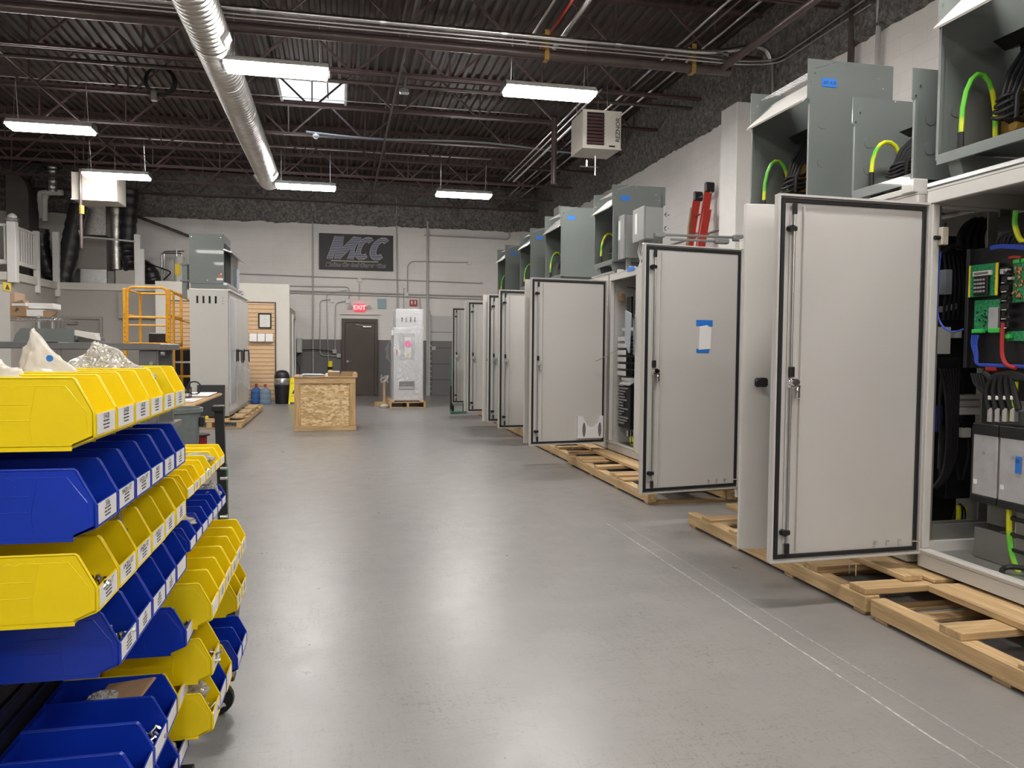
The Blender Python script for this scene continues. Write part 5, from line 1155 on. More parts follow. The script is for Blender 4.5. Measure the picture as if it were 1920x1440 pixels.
jug(-1.97, 20.45, 'jug', 'dark blue water jug with red cap behind the paler jug'); jug(-1.74, 20.25, 'jug2', 'pale water jug with red cap beside the trash can'); jug(-2.42, 20.5, 'jug', 'dark water jug standing under the small folding table')
tag(bpy.data.objects['water_jug'], 'dark blue water jug with red cap left of the paler jug', 'water jug', 'water jugs by the slatwall')
t = thing('folding_table', 'small white-topped folding table with black legs at the slatwall', 'table', (-2.6, 20.3, 0))
MB().bbox(-3.1, 20.05, .80, -2.12, 20.6, .86, .02).build('tabletop', M['white'], t)
for x, y in ((-3.0, 20.1), (-2.25, 20.1), (-3.0, 20.5), (-2.25, 20.5)): MB().cyl((x, y, 0), (x, y, .80), .02, 10).build('leg', M['black'], t)
t = thing('cleaning_box', 'yellow and orange box of wipes on the small folding table', 'box', (-2.35, 20.25, .86))
MB().bbox(-2.55, 20.15, .86, -2.2, 20.35, 1.2, .004).build('box_body', M['warn'], t); MB().box(-2.34, 20.145, .88, -2.2, 20.15, 1.18).build('side_print', mat('orange_print', (.7, .18, .02), .5), t)
MB().prism([(-2.30, .95), (-2.26, .95), (-2.24, 1.1), (-2.27, 1.15), (-2.31, 1.03)], 20.14, 20.145, 'y').build('bottle_print', M['paper'], t)
text_on('GLOVES', .085, (-2.44, 20.143, 1.03), (1, 0, 0), (0, 0, 1)).build('lettering', M['ink'], t)
MB().prism([(-2.45, 1.2), (-2.40, 1.2), (-2.30, 1.38), (-2.36, 1.38)], 20.2, 20.25, 'y').build('loose_sheet', M['paper'], t)
def wetsign(x, y, rz, lab):
    t = thing('wet_floor_sign', lab, 'sign', (0, 0, 0), 'yellow wet floor signs'); t.location = (x, y, 0); t.rotation_euler = (0, 0, rz)
    for s in (-1, 1):
        m = MB().prism([(-.15, .0), (-.11, .0), (-.10, .05), (.10, .05), (.11, .0), (.15, 0), (.08, .62), (.05, .66), (-.05, .66), (-.08, .62)], 0, .012, 'y')
        m.xf(Matrix.Translation((0, s*.15, 0)) @ Matrix.Rotation(s*math.atan2(.14, .64), 4, 'X')); p = m.build('sign_leaf', M['signyellow'], t)
        if s < 0:
            k = MB().prism([(-.055, .26), (.055, .26), (0, .36)], -.003, 0, 'y'); k2 = text_on('CAUTION', .035, (0, -.004, .52), (1, 0, 0), (0, 0, 1)); k3 = text_on('WET FLOOR', .028, (0, -.004, .20), (1, 0, 0), (0, 0, 1))
            Mx = Matrix.Translation((0, s*.15, 0)) @ Matrix.Rotation(s*math.atan2(.14, .64), 4, 'X')
            MB.xf(k, Mx).build('triangle_mark', M['ink'], p); k2.xf(Mx).build('lettering', M['red'], p); k3.xf(Mx).build('lettering', M['ink'], p)
    return t
wetsign(-1.09, 20.42, .25, 'yellow folding wet floor sign between trash can and crate')
# wooden crate
cx0, cx1, cy0, cy1, ch = -.72, .29, 13.75, 14.75, .92
t = thing('wooden_crate', 'square wooden crate with chipboard sides standing on the open floor', 'crate', (-.2, 14.2, 0))
MB().box(cx0+.03, cy0+.03, .06, cx1-.03, cy1-.03, .80).build('chipboard_panel', M['crate'], t)
for q_ in ((cx0-.01, cy0-.02, 0, cx1+.01, cy0+.01, .085), (cx0-.01, cy1-.01, 0, cx1+.01, cy1+.02, .085), (cx0, cy0+.0, ch-.12, cx1, cy0+.03, ch-.02), (cx0, cy1-.03, ch-.12, cx1, cy1, ch-.02)): MB().bbox(*q_, .003).build('rail', M['woodx'], t)
for q_ in ((cx0-.012, cy0, 0, cx0+.02, cy1, .085), (cx1-.02, cy0, 0, cx1+.012, cy1, .085), (cx0, cy0+.03, ch-.12, cx0+.03, cy1-.03, ch-.02), (cx1-.03, cy0+.03, ch-.12, cx1, cy1-.03, ch-.02)): MB().bbox(*q_, .003).build('side_rail', M['woody'], t)
for x in (cx0, cx1-.105):
    for y in (cy0+.005, cy1-.03): MB().bbox(x, y, .085, x+.105, y+.025, ch-.12, .003).build('corner_board', M['woodz'], t)
for x in (cx0+.005, cx1-.03):
    for y in (cy0+.03, cy1-.12): MB().bbox(x, y, .085, x+.025, y+.09, ch-.12, .003).build('corner_board', M['woodz'], t)
MB().box(cx0+.02, cy0+.02, ch-.14, cx1-.02, cy1-.02, ch-.12).build('top_board', M['crate'], t)
m = MB(); m.bbox(cx0-.02, cy0-.02, ch-.02, cx1+.03, cy0+.05, ch, .003).bbox(cx1-.05, cy0, ch-.02, cx1+.03, cy1, ch+.05, .003).bbox(cx0-.02, cy0, ch-.02, cx0+.05, cy1, ch, .003).bbox(cx0, cy1-.05, ch-.02, cx1, cy1+.02, ch, .003); m.build('rim', M['woodx'], t)
zt = ch-.12
for i, (x0, x1, y0, y1, h, lab) in enumerate(((-.18, .03, 13.95, 14.2, .19, 'left open cardboard box on the crate'), (.05, .26, 13.9, 14.2, .19, 'right open cardboard box on the crate'))):
    t = thing('cardboard_box', lab, 'box', (x0, y0, zt), 'cardboard boxes on the crate')
    MB().bbox(x0, y0, zt, x1, y0+.006, zt+h).bbox(x0, y1-.006, zt, x1, y1, zt+h).bbox(x0, y0, zt, x0+.006, y1, zt+h).bbox(x1-.006, y0, zt, x1, y1, zt+h).box(x0, y0, zt, x1, y1, zt+.006).build('box_body', M['card'], t)
    MB().bbox(x0+.01, y0+.02, zt+.02, x1-.01, y1-.03, zt+h+.012-.02*i).build('papers', M['paper'], t)
m = MB(); rnd = random.Random(5)
for k in range(5): y = 13.82+k*.01; m.poly([(-.66+.03*k, y, zt+.13+.004*k), (-.30+.02*k, y+.02, zt+.125+.004*k), (-.27, y+.30, zt+.135+.004*k), (-.60, y+.28, zt+.14+.004*k)])
m.bbox(-.62, 13.85, zt, -.3, 14.15, zt+.12)
tag(m.build('paper_stack', M['paper']), 'loose stack of white drawings on the left half of the crate', 'papers')
m = MB().prism([(-.22, zt), (-.18, zt), (-.17, zt+.17), (-.215, zt+.16)], 13.85, 14.1, 'y'); tag(m.build('crumpled_paper', M['paper']), 'crumpled white paper beside the cardboard boxes on the crate', 'papers')
# wrapped cabinet on pallet
t = thing('wooden_pallet', 'small pallet under the plastic-wrapped cabinet', 'pallet', (1.6, 18.7, 0))
px0, px1, py0, py1 = 1.17, 2.02, 18.72, 20.0
for x in (px0, (px0+px1)/2-.02, px1-.05): MB().bbox(x, py0, .02, x+.05, py1, .12, .003).build('stringer', M['woody'], t)
for k in range(5): y = py0+(py1-py0-.1)*k/4; MB().bbox(px0-.01, y, .12, px1+.01, y+.1, .14, .003).build('cross_board', M['woodx'], t)
for y in (py0, py1-.1): MB().bbox(px0, y, 0, px1, y+.1, .02, .003).build('bottom_board', M['woodx'], t)
for x in (px0+.02, px1-.14): MB().bbox(x, py0, .14, x+.1, py1, .175, .003).build('runner', M['woody'], t)
t = thing('wrapped_cabinet', 'pale cabinet wrapped in clear plastic with a pink tag, on its own pallet', 'cabinet', (1.6, 18.9, .175))
wx0, wx1, wy0, wy1 = 1.28, 1.955, 18.82, 19.75
M['wcab'] = noisy('wrapped_white', (.60, .60, .62), .4, 0, 3, .02)
MB().bbox(wx0, wy0, .175, wx1, wy1, 1.88, .006).build('cabinet_body', M['wcab'], t)
MB().bbox(wx0+.05, wy0+.03, 1.88, wx1, wy1, 2.32, .006).build('upper_housing', M['wcab'], t)
for k in range(4): MB().box(wx0+.17+k*.1, wy0+.02, 2.02, wx0+.205+k*.1, wy0+.035, 2.13).build('vent_slot', M['dark'], t)
w1 = MB().bbox(wx0+.12, wy0-.006, 1.12, wx0+.48, wy0+.002, 1.76, .002).build('window_panel', M['drive'], t)
MB().bbox(wx0+.12, wy0-.005, .42, wx0+.48, wy0+.002, .62, .002).build('lower_window', M['gasket'], t); MB().box(wx0+.13, wy0-.007, .44, wx0+.47, wy0-.005, .50).build('glint_strip', M['drive'], t)
MB().box(wx0+.25, wy0-.009, 1.19, wx0+.40, wy0-.007, 1.66).build('tag_sheet', M['paper'], w1)
MB().lathe([(.001, -.012), (.085, -.012), (.09, -.010), (.001, -.0101)], (wx0+.33, wy0, 1.50), 8, 'y').build('pink_tag', M['pink'], w1)
MB().poly([(wx0+.29, wy0-.0105, 1.21), (wx0+.37, wy0-.0105, 1.21), (wx0+.33, wy0-.0105, 1.29)]).build('warning_triangle', M['warn'], w1)
MB().bbox(wx0+.055, wy0-.02, 1.24, wx0+.08, wy0-.001, 1.36, .002).build('red_tag', M['red'], t); MB().box(wx0+.08, wy0-.012, 1.24, wx0+.15, wy0-.01, 1.36).build('white_tag', M['paper'], t)
def wrapsheet(x0, x1, y0, y1, z0, z1, seed, amp=.016):
    m = MB(); per = [(x0, y0), (x1, y0), (x1, y1), (x0, y1)]; pts = []
    for i in range(4):
        a, b = per[i], per[(i+1) % 4]
        for k in range(14): s_ = k/14; pts.append((a[0]+(b[0]-a[0])*s_, a[1]+(b[1]-a[1])*s_))
    nz_ = 30; n_ = len(pts); cx_, cy_ = (x0+x1)/2, (y0+y1)/2
    for j in range(nz_+1):
        z = z0+(z1-z0)*j/nz_
        for (x, y) in pts:
            d = amp*(noise.noise(Vector((x*5+seed, y*5, z*3)))+.6*noise.noise(Vector((x*14, y*14+seed, z*8)))+.6)
            l = math.hypot(x-cx_, y-cy_); m.v.append((x+(x-cx_)/l*d, y+(y-cy_)/l*d, z))
    for j in range(nz_):
        for i in range(n_): m.f.append((j*n_+i, j*n_+(i+1) % n_, (j+1)*n_+(i+1) % n_, (j+1)*n_+i))
    return m
wrapsheet(wx0-.012, wx1+.008, wy0-.014, wy1+.01, .16, 1.9, 3).build('stretch_film', M['wrap'], t, smooth=True, recalc=False)
wrapsheet(wx0+.038, wx1+.008, wy0+.012, wy1+.01, 1.88, 2.33, 8).build('stretch_film', M['wrap'], t, smooth=True, recalc=False)
MB().bbox(wx0-.06, wy0+.02, 1.70, wx0-.01, wy0+.2, 1.83, .004).build('side_box', M['paper'], t)
o = MB(); 
for k in range(8): o.v += [(wx0-.02-.17*math.sin(PI*(k/7))**.7*(1+.3*math.sin(k*3)), wy0+.1, 1.68-.1*k), (wx0-.01-.10*math.sin(PI*(k/7)), wy0+.35, 1.68-.1*k)]
for k in range(7): o.f.append((2*k, 2*k+1, 2*k+3, 2*k+2))
o.build('loose_film', M['wrap'], t, smooth=True)
t = thing('strapped_post', 'short wooden post with a twist of straps behind the wrapped cabinet', 'post', (1.05, 19.4, 0))
MB().bbox(1.06, 19.5, 0, 1.12, 19.56, .62, .003).bbox(.86, 19.4, 0, 1.14, 19.5, .10, .003).build('post', M['woodz'], t)
m = MB(); rnd = random.Random(4)
for k in range(5): m.tube([(1.09+rnd.uniform(-.12, .12), 19.45, .62+rnd.uniform(-.08, .16)) for _ in range(4)], .006, 5)
m.build('strap', M['paper'], t, smooth=True)
bag((1.05, 18.75, .045), (.10, .08, .045), 21, 'scrap of clear film on the floor beside the wrapped cabinet', sub=3)['group'] = 'plastic film scraps'
# hand truck behind the farthest door
t = thing('hand_truck', 'dark green hand truck behind the farthest open door', 'hand truck', (2.3, 17.2, 0))
MB().tube(bend([(2.39, 17.0, .05), (2.39, 17.05, 1.25), (2.65, 17.05, 1.25), (2.65, 17.0, .05)], .08), .02, 8).bbox(2.36, 16.9, .02, 2.7, 17.05, .05).build('frame', M['green'], t, smooth=True)
MB().lathe([(.02, -.03), (.12, -.03), (.12, .03), (.02, .03)], (2.42, 17.15, .12), 16, 'x').bbox(2.36, 16.97, .1, 2.40, 17.0, .6).build('wheel', M['black'], t)
# ---- left pale cabinet on its pallet
t = thing('wooden_pallet', 'pine pallet under the pale cabinet on the left, loose boards on its right side', 'pallet', (-2.2, 14.3, 0))
lx0, lx1, ly0, ly1 = -2.75, -1.62, 14.30, 18.3
for x in (lx0, -2.2, lx1-.09): MB().bbox(x, ly0, .02, x+.09, ly1, .11, .003).build('stringer', M['woody'], t)
for k in range(6): y = ly0+(ly1-ly0-.12)*k/5; MB().bbox(lx0, y, .11, lx1, y+.12, .135, .003).build('cross_board', M['woodx'], t)
MB().bbox(lx0, ly0, .0, lx1, ly0+.1, .02).build('bottom_board', M['woodx'], t)
MB().bbox(lx0, ly0+.14, .11, -1.85, ly0+.28, .16, .003).build('front_board', M['woodx'], t)
for (y0, y1, z) in ((14.8, 15.4, .135), (15.7, 16.5, .135), (16.7, 17.6, .135)): MB().bbox(-1.84, y0, z, -1.66, y1, z+.04, .003).build('loose_board', M['woody'], t)
L_ = t = thing('electrical_cabinet', 'pale cabinet on the left with four vent slots and clear plastic over its front', 'cabinet', (-2.55, 14.95, .16))
ax0, ax1, ay0, ay1, az0, az1 = -2.56, -1.91, 14.95, 18.0, .16, 2.40
MB().bbox(ax0, ay0, az0, ax1, ay1, az1, .006).build('cabinet_body', M['cabL'], t)
for k in range(4): x = ax0+.115+k*.103; MB().box(x, ay0-.002, 2.17, x+.032, ay0+.001, 2.30).build('vent_slot', M['dark'], t)
for k in range(3): MB().cyl((ax1-.09, ay0-.003, 2.17+k*.05), (ax1-.09, ay0, 2.17+k*.05), .008, 6).build('screw_hole', M['dark'], t)
for k in range(3):
    y0 = ay0+.03+k*1.0; d_ = MB().bbox(ax1, y0, az0+.08, ax1+.025, y0+.95, az1-.08, .004).build('door', M['cab'] if k else M['wcab'], t)
    h_ = MB().bbox(ax1+.025, y0+(.06 if k else .8), 1.12, ax1+.045, y0+(.11 if k else .85), 1.36, .004).tube(bend([(ax1+.04, y0+(.085 if k else .825), 1.32), (ax1+.12, y0+(.085 if k else .825), 1.34), (ax1+.13, y0+(.06 if k else .8), 1.1)], .05), .014, 8).build('handle', M['black'], d_, smooth=True)
MB().box(ax1+.03, ay0+.06, az0+.2, ax1+.034, ay0+.92, az1-.12).build('clear_sheet', M['plex'], t)
for k, y in enumerate((15.75, 16.25)): MB().cyl((ax1+.09, y, .72-.08*k), (ax1+.09, y, 1.14-.1*k), .05, 14).cyl((ax1+.18, y+.05, .66-.08*k), (ax1+.18, y+.05, 1.10-.1*k), .045, 14).build('rolled_film', M['wrap'], t, smooth=True)
for k in range(5): MB().cyl((ax1+.012, ay0-.002, .35+k*.48), (ax1+.012, ay0-.002, .41+k*.48), .008, 8).build('hinge', M['steel'], t)
MB().bbox(ax0+.0, ay0, az1, ax1+.04, ay1, az1+.03, .004).build('top_frame', M['white'], t)
t = thing('resistor_housing', 'grey-green housing on top of the pale left cabinet', 'housing', (-2.57, 15.0, 2.5))
MB().bbox(-2.565, 15.0, 2.52, -1.985, 15.9, 3.40, .004).build('housing_body', M['olive'], t)
MB().box(-1.984, 15.08, 2.56, -1.975, 15.82, 3.25).build('opening', M['dark'], t)
MB().bbox(-2.0, 15.9, 2.52, -1.98, 17.0, 3.18).bbox(-2.5, 16.0, 2.52, -1.99, 16.02, 3.22).bbox(-2.5, 16.9, 2.52, -1.99, 16.92, 3.15).bbox(-2.5, 16.0, 2.52, -2.48, 16.9, 3.2).build('second_section', M['olive'], t)
MB().prism([(-1.99, 3.15), (-1.86, 3.10), (-1.86, 3.08), (-1.99, 3.12)], 15.0, 17.3, 'y').bbox(-2.0, 15.0, 2.5, -1.93, 17.4, 2.55).build('canopy', M['galv'], t)
m = MB().bbox(-2.55, 15.0, 2.44, -1.94, 17.5, 2.52, .004)
for k in range(9): m.cyl((-2.5+k*.06, 14.995, 2.49), (-2.5+k*.06, 15, 2.49), .008, 6)
m.build('base_frame', M['olive'], t)
m = MB()
for (a, b) in ((.04, .06), (.53, .06), (.05, .8), (.3, .82), (.53, .7)): m.cyl((-2.565+a, 14.995, 3.4-b), (-2.565+a, 15.0, 3.4-b), .008, 8)
m.build('screw', M['chrome'], t)
MB().box(-2.08, 14.997, 2.64, -2.03, 14.999, 2.69).build('orange_sticker', mat('orange_sticker', (.6, .13, .05), .5), t); MB().box(-2.11, 14.997, 2.585, -2.0, 14.999, 2.625).build('white_sticker', M['paper'], t)
MB().bbox(-2.69, 15.02, 2.42, -2.60, 15.2, 2.88, .004).bbox(-2.72, 15.0, 2.84, -2.57, 15.04, 2.87).bbox(-2.72, 15.0, 2.55, -2.57, 15.04, 2.58).bbox(-2.69, 15.0, 2.25, -2.62, 15.1, 2.5).build('side_bracket', M['olive'], t)
a = PY(16.4, 443, 512); b = PY(16.4, 459, 544)
t = thing('control_box', 'small blue-grey box on top of the pale left cabinet', 'electrical box', (-1.98, 16.4, 2.55))
MB().bbox(-2.14, 16.4, 2.57, -1.96, 16.75, 2.92, .006).bbox(-1.96, 16.39, 2.56, -1.93, 16.76, 2.93, .005).build('box_body', M['slate'], t)
m = MB(); rnd = random.Random(8)
for k in range(8): m.tube([(-2.0+rnd.uniform(-.1, .1), 16.55, 2.57), (-1.95+rnd.uniform(-.1, .15), 16.5, 2.52+rnd.uniform(-.03, .03)), (-1.95+rnd.uniform(-.1, .12), 16.8, 2.46)], .006, 5)
m.build('loose_wire', M['paper'], t, smooth=True)
M['boardblk'] = mat('leaning_board', (.02, .021, .022), .5)
m = MB().bbox(-2.42, 14.72, .165, -1.955, 14.75, .735, .003).xf(Matrix.Translation((0, 14.73, .165)) @ Matrix.Rotation(-.12, 4, 'X') @ Matrix.Translation((0, -14.73, -.165)))
t = tag(m.build('display_board', M['boardblk']), 'dark board leaning against the pale left cabinet, small logo in its corner', 'board')
k = MB()
for (x0, z0, x1, z1) in ((-2.08, .20, -1.98, .205), (-2.08, .285, -1.98, .29), (-2.08, .20, -2.076, .29), (-1.984, .20, -1.98, .29)): k.box(x0, 14.716, z0, x1, 14.718, z1)
k2 = text_on('M', .06, (-2.03, 14.716, .25), (1, 0, 0), (0, 0, 1)); n_ = len(k.v); k.v += k2.v; k.f += [tuple(i+n_ for i in f) for f in k2.f]
k.xf(Matrix.Translation((0, 14.73, .165)) @ Matrix.Rotation(-.12, 4, 'X') @ Matrix.Translation((0, -14.73, -.165))).build('corner_logo', M['paper'], t)
tag(MB().lathe([(.005, -.006), (.028, -.004), (.028, .004), (.005, .006)], (-2.21, 14.45, .19), 16, 'y').build('yellow_cap', M['signyellow']), 'small round yellow cap on the front edge of the left pallet', 'cap')
# reflection source: second wet floor sign beside the pale cabinet is only seen in the clear sheet
# ---- platform lift (yellow)
M['liftd'] = M['lift']
t = thing('platform_lift', 'orange-yellow guard-railed work platform left of the pale cabinet', 'work platform', (-3.5, 16.4, 0))
YL = 16.4
def G(x, y, Y_=YL): return on(1, Y_, x, y)
def loop(x0, x1, y0, y1, Y_, r=.022): 
    a = G(x0, y1, Y_); b = G(x0, y0, Y_); c = G(x1, y0, Y_); d = G(x1, y1, Y_)
    return bend([(a.x, Y_, a.z), (b.x, Y_, b.z), (c.x, Y_, b.z), (d.x, Y_, a.z)], .12)
MB().tube(loop(239, 313, 538, 640, YL), .025, 8).build('guard_rail', M['lift'], t, smooth=True)
a = G(235, 537); e = G(235, 690)
z0 = G(260, 642).z
xa, xb_ = G(234, 600).x, G(317, 600).x
for x in (xa, xb_):
    MB().bbox(x-.03, YL-.02, .1, x+.03, YL+.03, 2.5, .006).build('post', M['lift'], t)
for x in (xa, xb_):
    MB().bbox(x-.025, YL+1.2, .1, x+.025, YL+1.25, 2.5, .006).build('post', M['lift'], t)
for z in (G(270, 595).z, G(270, 610).z): MB().cyl((xa, YL, z), (xb_, YL, z), .018, 8).build('mid_rail', M['lift'], t)
m = MB()
for z in (2.48, 2.0): m.cyl((xa, YL, z), (xa, YL+1.2, z), .02, 8).cyl((xb_, YL, z), (xb_, YL+1.2, z), .02, 8).cyl((xa, YL+1.22, z), (xb_, YL+1.22, z), .02, 8)
m.build('side_rail', M['lift'], t, smooth=True)
MB().bbox(xa, YL, z0-.10, xb_, YL+.04, z0, .005).bbox(xa, YL+1.2, z0-.10, xb_, YL+1.24, z0, .005).bbox(xa, YL, z0-.10, xa+.04, YL+1.2, z0, .005).bbox(xb_-.04, YL, z0-.1, xb_, YL+1.2, z0, .005).build('platform_frame', M['lift'], t)
MB().box(xa+.04, YL+.04, z0-.08, xb_-.04, YL+1.2, z0-.05).build('platform_deck', M['tabletop'], t)
xc_ = G(352, 600).x
m = MB().cyl((xb_+.08, YL, 2.45), (xb_+.08, YL, .1), .024, 8).cyl((xb_+.08, YL, 2.43), (xc_, YL+.6, 2.3), .02, 8).cyl((xb_+.08, YL, 1.95), (xc_, YL+.6, 1.85), .016, 8).bbox(xc_-.03, YL+.55, .1, xc_+.02, YL+.6, 1.95)
m.build('stair_rail', M['lift'], t, smooth=True)
for k in range(5): MB().bbox(xb_+.05, YL+.05+.1*k, z0-.12-.28*k, xc_, YL+.25+.1*k, z0-.08-.28*k, .004).build('tread', M['galv'] if k % 2 else M['lift'], t)
h = MB(); 
for k in range(14):
    for x in (xa, xb_): h.cyl((x, YL-.023, .9+k*.085), (x, YL-.019, .9+k*.085), .009, 6)
h.build('pin_hole', M['dark'], t)
a = G(283, 620, 17.2); b = G(341, 634, 17.2)
t = thing('black_case', 'black case with papers on the back of the yellow platform', 'case', (a.x, 17.2, b.z))
MB().bbox(a.x, 17.0, z0-.05, b.x-.25, 17.4, z0+.19, .01).build('case_body', M['black'], t); MB().bbox(a.x+.15, 16.9, z0-.05, b.x-.35, 17.0, z0-.0, .003).build('papers', M['paper'], t)
a = G(278, 655, 17.9)
t = thing('dark_cabinet', 'dark grey tool cabinet behind the yellow platform', 'cabinet', (a.x, 18.0, 0))
MB().bbox(a.x, 18.0, 0, a.x+.9, 18.5, 1.38, .01).build('cabinet_body', M['bench_steel'], t); MB().bbox(a.x+.03, 17.98, .05, a.x+.42, 18.0, 1.33, .005).bbox(a.x+.48, 17.98, .05, a.x+.87, 18.0, 1.33, .005).build('door', M['black'], t)
# ---- long bench with notebook, basket; can; spool
t = thing('work_table', 'oak-edged work table with black post legs in front of the pale cabinet', 'table', (-2.0, 10, 0))
MB().bbox(-2.5, 9.2, .715, -1.60, 11.85, .755, .015).build('tabletop', M['tabletop'], t); MB().bbox(-2.47, 9.23, .7, -1.64, 11.8, .716).build('apron', M['black'], t)
for x, y in ((-1.80, 10.55), (-2.35, 9.4), (-2.35, 11.6)): MB().cyl((x, y, .01), (x, y, .72), .022, 10).lathe([(.18, 0), (.18, .012), (.03, .03)], (x, y, 0), 20).build('leg', M['black'], t, smooth=True)
q = on(2, .757, 390, 731)
t = thing('notebook', 'open white notebook with papers at the corner of the oak table', 'notebook', (-1.75, 11.3, .757))
MB().bbox(-1.98, 10.9, .757, -1.65, 11.7, .775, .003).build('pages', M['paper'], t); MB().bbox(-2.0, 10.88, .7555, -1.64, 11.72, .762, .002).build('cover', M['ink'], t)
tag(MB().bbox(-1.95, 9.9, .757, -1.66, 10.5, .765, .002).bbox(-1.90, 10.0, .765, -1.7, 10.4, .771, .002).build('loose_papers', M['paper']), 'loose papers lying flat nearest the front of the oak table', 'papers')
t = thing('mesh_basket', 'small black wire mesh basket on the oak table', 'basket', (-1.85, 10.9, .757))
m = MB()
for k in range(9): x = -2.08+.03*k; m.bar((x, 10.62, .757), (x, 10.62, .89), .003).bar((x, 10.85, .757), (x, 10.85, .89), .003)
for k in range(9): y = 10.62+.0288*k; m.bar((-2.08, y, .757), (-2.08, y, .89), .003).bar((-1.84, y, .757), (-1.84, y, .89), .003)
for k in range(6): z = .76+.026*k; m.bar((-2.08, 10.62, z), (-1.84, 10.62, z), .003).bar((-1.84, 10.62, z), (-1.84, 10.85, z), .003).bar((-2.08, 10.85, z), (-1.84, 10.85, z), .003).bar((-2.08, 10.62, z), (-2.08, 10.85, z), .003)
m.box(-2.08, 10.62, .757, -1.84, 10.85, .76); m.build('basket_body', M['black'], t)
tag(MB().tube([(-1.86+.085*math.cos(a), 11.15, .86+.085*math.sin(a)) for a in [k*PI/12 for k in range(24)]], .010, 8, closed=True).build('cable_ring', M['cable'], smooth=True), 'upright black cable loop standing on the oak table', 'cable')
t = thing('waste_bin', 'grey round plastic waste bin just behind the top yellow bins', 'trash can', (-1.62, 8.55, 0))
c_ = (-1.62, 8.55, 0)
MB().lathe([(.20, 0), (.25, .74), (.275, .75), (.275, .79), (.25, .79), (.24, .74), (.19, .02)], c_, 28).build('bin_body', noisy('grey_green_plastic', (.15, .17, .165), .5), t, smooth=True)
MB().bbox(-1.38, 8.5, .60, -1.33, 8.6, .70, .01).build('handle', M['gasket'], t)
q = on(2, 0, 367, 838)
t = thing('wire_spool', 'spool of red wire with black flanges on the floor under the oak table', 'spool', (q.x, q.y, 0))
MB().lathe([(.15, .02), (.15, .16)], (q.x, q.y, 0), 28).build('red_winding', M['wirered'], t, smooth=True)
MB().lathe([(.19, 0), (.19, .02), (.02, .021)], (q.x, q.y, 0), 28).build('flange', M['black'], t, smooth=True); MB().lathe([(.05, .16), (.19, .16), (.19, .18), (.02, .18)], (q.x, q.y, 0), 28).build('flange', M['black'], t, smooth=True)
# hand truck behind the racks: green frame, black post
t = thing('hand_truck', 'green hand truck with tall black handle post behind the far bin rack', 'hand truck', (-.6, 4.1, 0))
a = on(1, 4.1, 411, 767); b = on(1, 4.1, 419, 975)
k0 = a + (b-a)*1.9
MB().bar(tuple(a), (k0.x, 4.1, .12), .042, .03).bbox(a.x-.03, 4.06, a.z-.01, a.x+.025, 4.13, a.z+.02, .005).build('handle_post', M['black'], t)
c = on(1, 4.12, 411, 880)
MB().bbox(c.x-.01, 4.11, .12, c.x+.04, 4.15, c.z, .005).bbox(c.x-.30, 4.11, .12, c.x-.26, 4.15, c.z, .005).bbox(c.x-.30, 4.11, .5, c.x+.04, 4.14, .54, .004).bbox(c.x-.3, 4.11, .80, c.x+.04, 4.14, .84, .004).bbox(c.x-.32, 3.9, .02, c.x+.04, 4.15, .04, .004).build('frame', M['green'], t)
m = MB()
for zz in (878, 897, 969): q_ = on(1, 4.08, 421, zz); m.cyl((q_.x-.02, 4.08, q_.z), (q_.x+.015, 4.08, q_.z), .008, 6).cyl((q_.x+.01, 4.08, q_.z-.008), (q_.x+.01, 4.08, q_.z+.012), .006, 6)
m.build('hook', M['steel'], t)
for s in (-.33, .05): MB().lathe([(.02, -.025), (.11, -.022), (.12, 0), (.11, .022), (.02, .025)], (c.x+s, 4.2, .12), 20, 'x').build('wheel', M['black'], t, smooth=True)
# ---- steel bench with overhead shelf
t = thing('steel_bench', 'grey steel bench whose overhead shelf edge crosses behind the plastic bags', 'workbench', (-2.2, 5.3, 0))
MB().bbox(-3.6, 5.1, 1.395, -1.72, 5.7, 1.435, .004).bbox(-1.70, 5.12, 1.39, -1.04, 5.7, 1.43, .004).build('overhead_shelf', M['bench_steel'], t)
for x, y in ((-1.12, 5.15), (-3.5, 5.15), (-1.12, 5.6), (-3.5, 5.6)): MB().bbox(x-.05, y, .0, x+.05, y+.05, 1.39, .004).build('post', M['bench_steel'], t)
MB().bbox(-3.6, 5.0, .88, -1.04, 5.75, .92, .004).build('worktop', M['bench_steel'], t)
MB().bbox(-1.72, 5.095, 1.385, -1.69, 5.12, 1.44, .004).cyl((-1.04, 5.12, 1.37), (-1.02, 5.12, 1.37), .012, 8).cyl((-1.1, 5.14, 1.31), (-1.1, 5.15, 1.31), .012, 8).build('bolt', M['steel'], t)
t = thing('metal_cover', 'dark grey-green sheet metal tray on the overhead shelf', 'metal cover', (-2.3, 5.3, 1.435))
a = on(1, 5.25, 28, 615); b = on(1, 5.25, 139, 641)
MB().prism([(a.x-.01, 1.436), (b.x, 1.436), (b.x, a.z), (a.x+.03, a.z), (a.x, a.z-.04)], 5.25, 5.27, 'y').bbox(a.x, 5.27, 1.436, b.x, 5.5, 1.45).bbox(a.x, 5.5, 1.436, b.x, 5.52, a.z).build('tray_side', M['olive'], t)
t = thing('metal_cover', 'pale sloped sheet metal cover on the overhead shelf beside the dark tray', 'metal cover', (-1.9, 5.3, 1.435))
a = on(1, 5.3, 140, 619); b = on(1, 5.3, 186, 634)
MB().prism([(a.x, a.z-.03), (b.x, a.z-.06), (b.x-.01, a.z-.02), (a.x, a.z)], 5.26, 5.34, 'y').bbox(a.x, 5.34, 1.436, b.x-.01, 5.36, a.z-.015).build('cover_lip', M['partition'], t); MB().bbox(a.x, 5.36, 1.436, b.x-.02, 5.5, a.z-.04).build('cover_body', M['bench_steel'], t)
bag((-2.02, 5.08, 1.47), (.085, .05, .045), 31, 'clear bag standing tall against the overhead shelf', flap=(.05, 0, .045))['group'] = 'plastic bags in the storage bins'
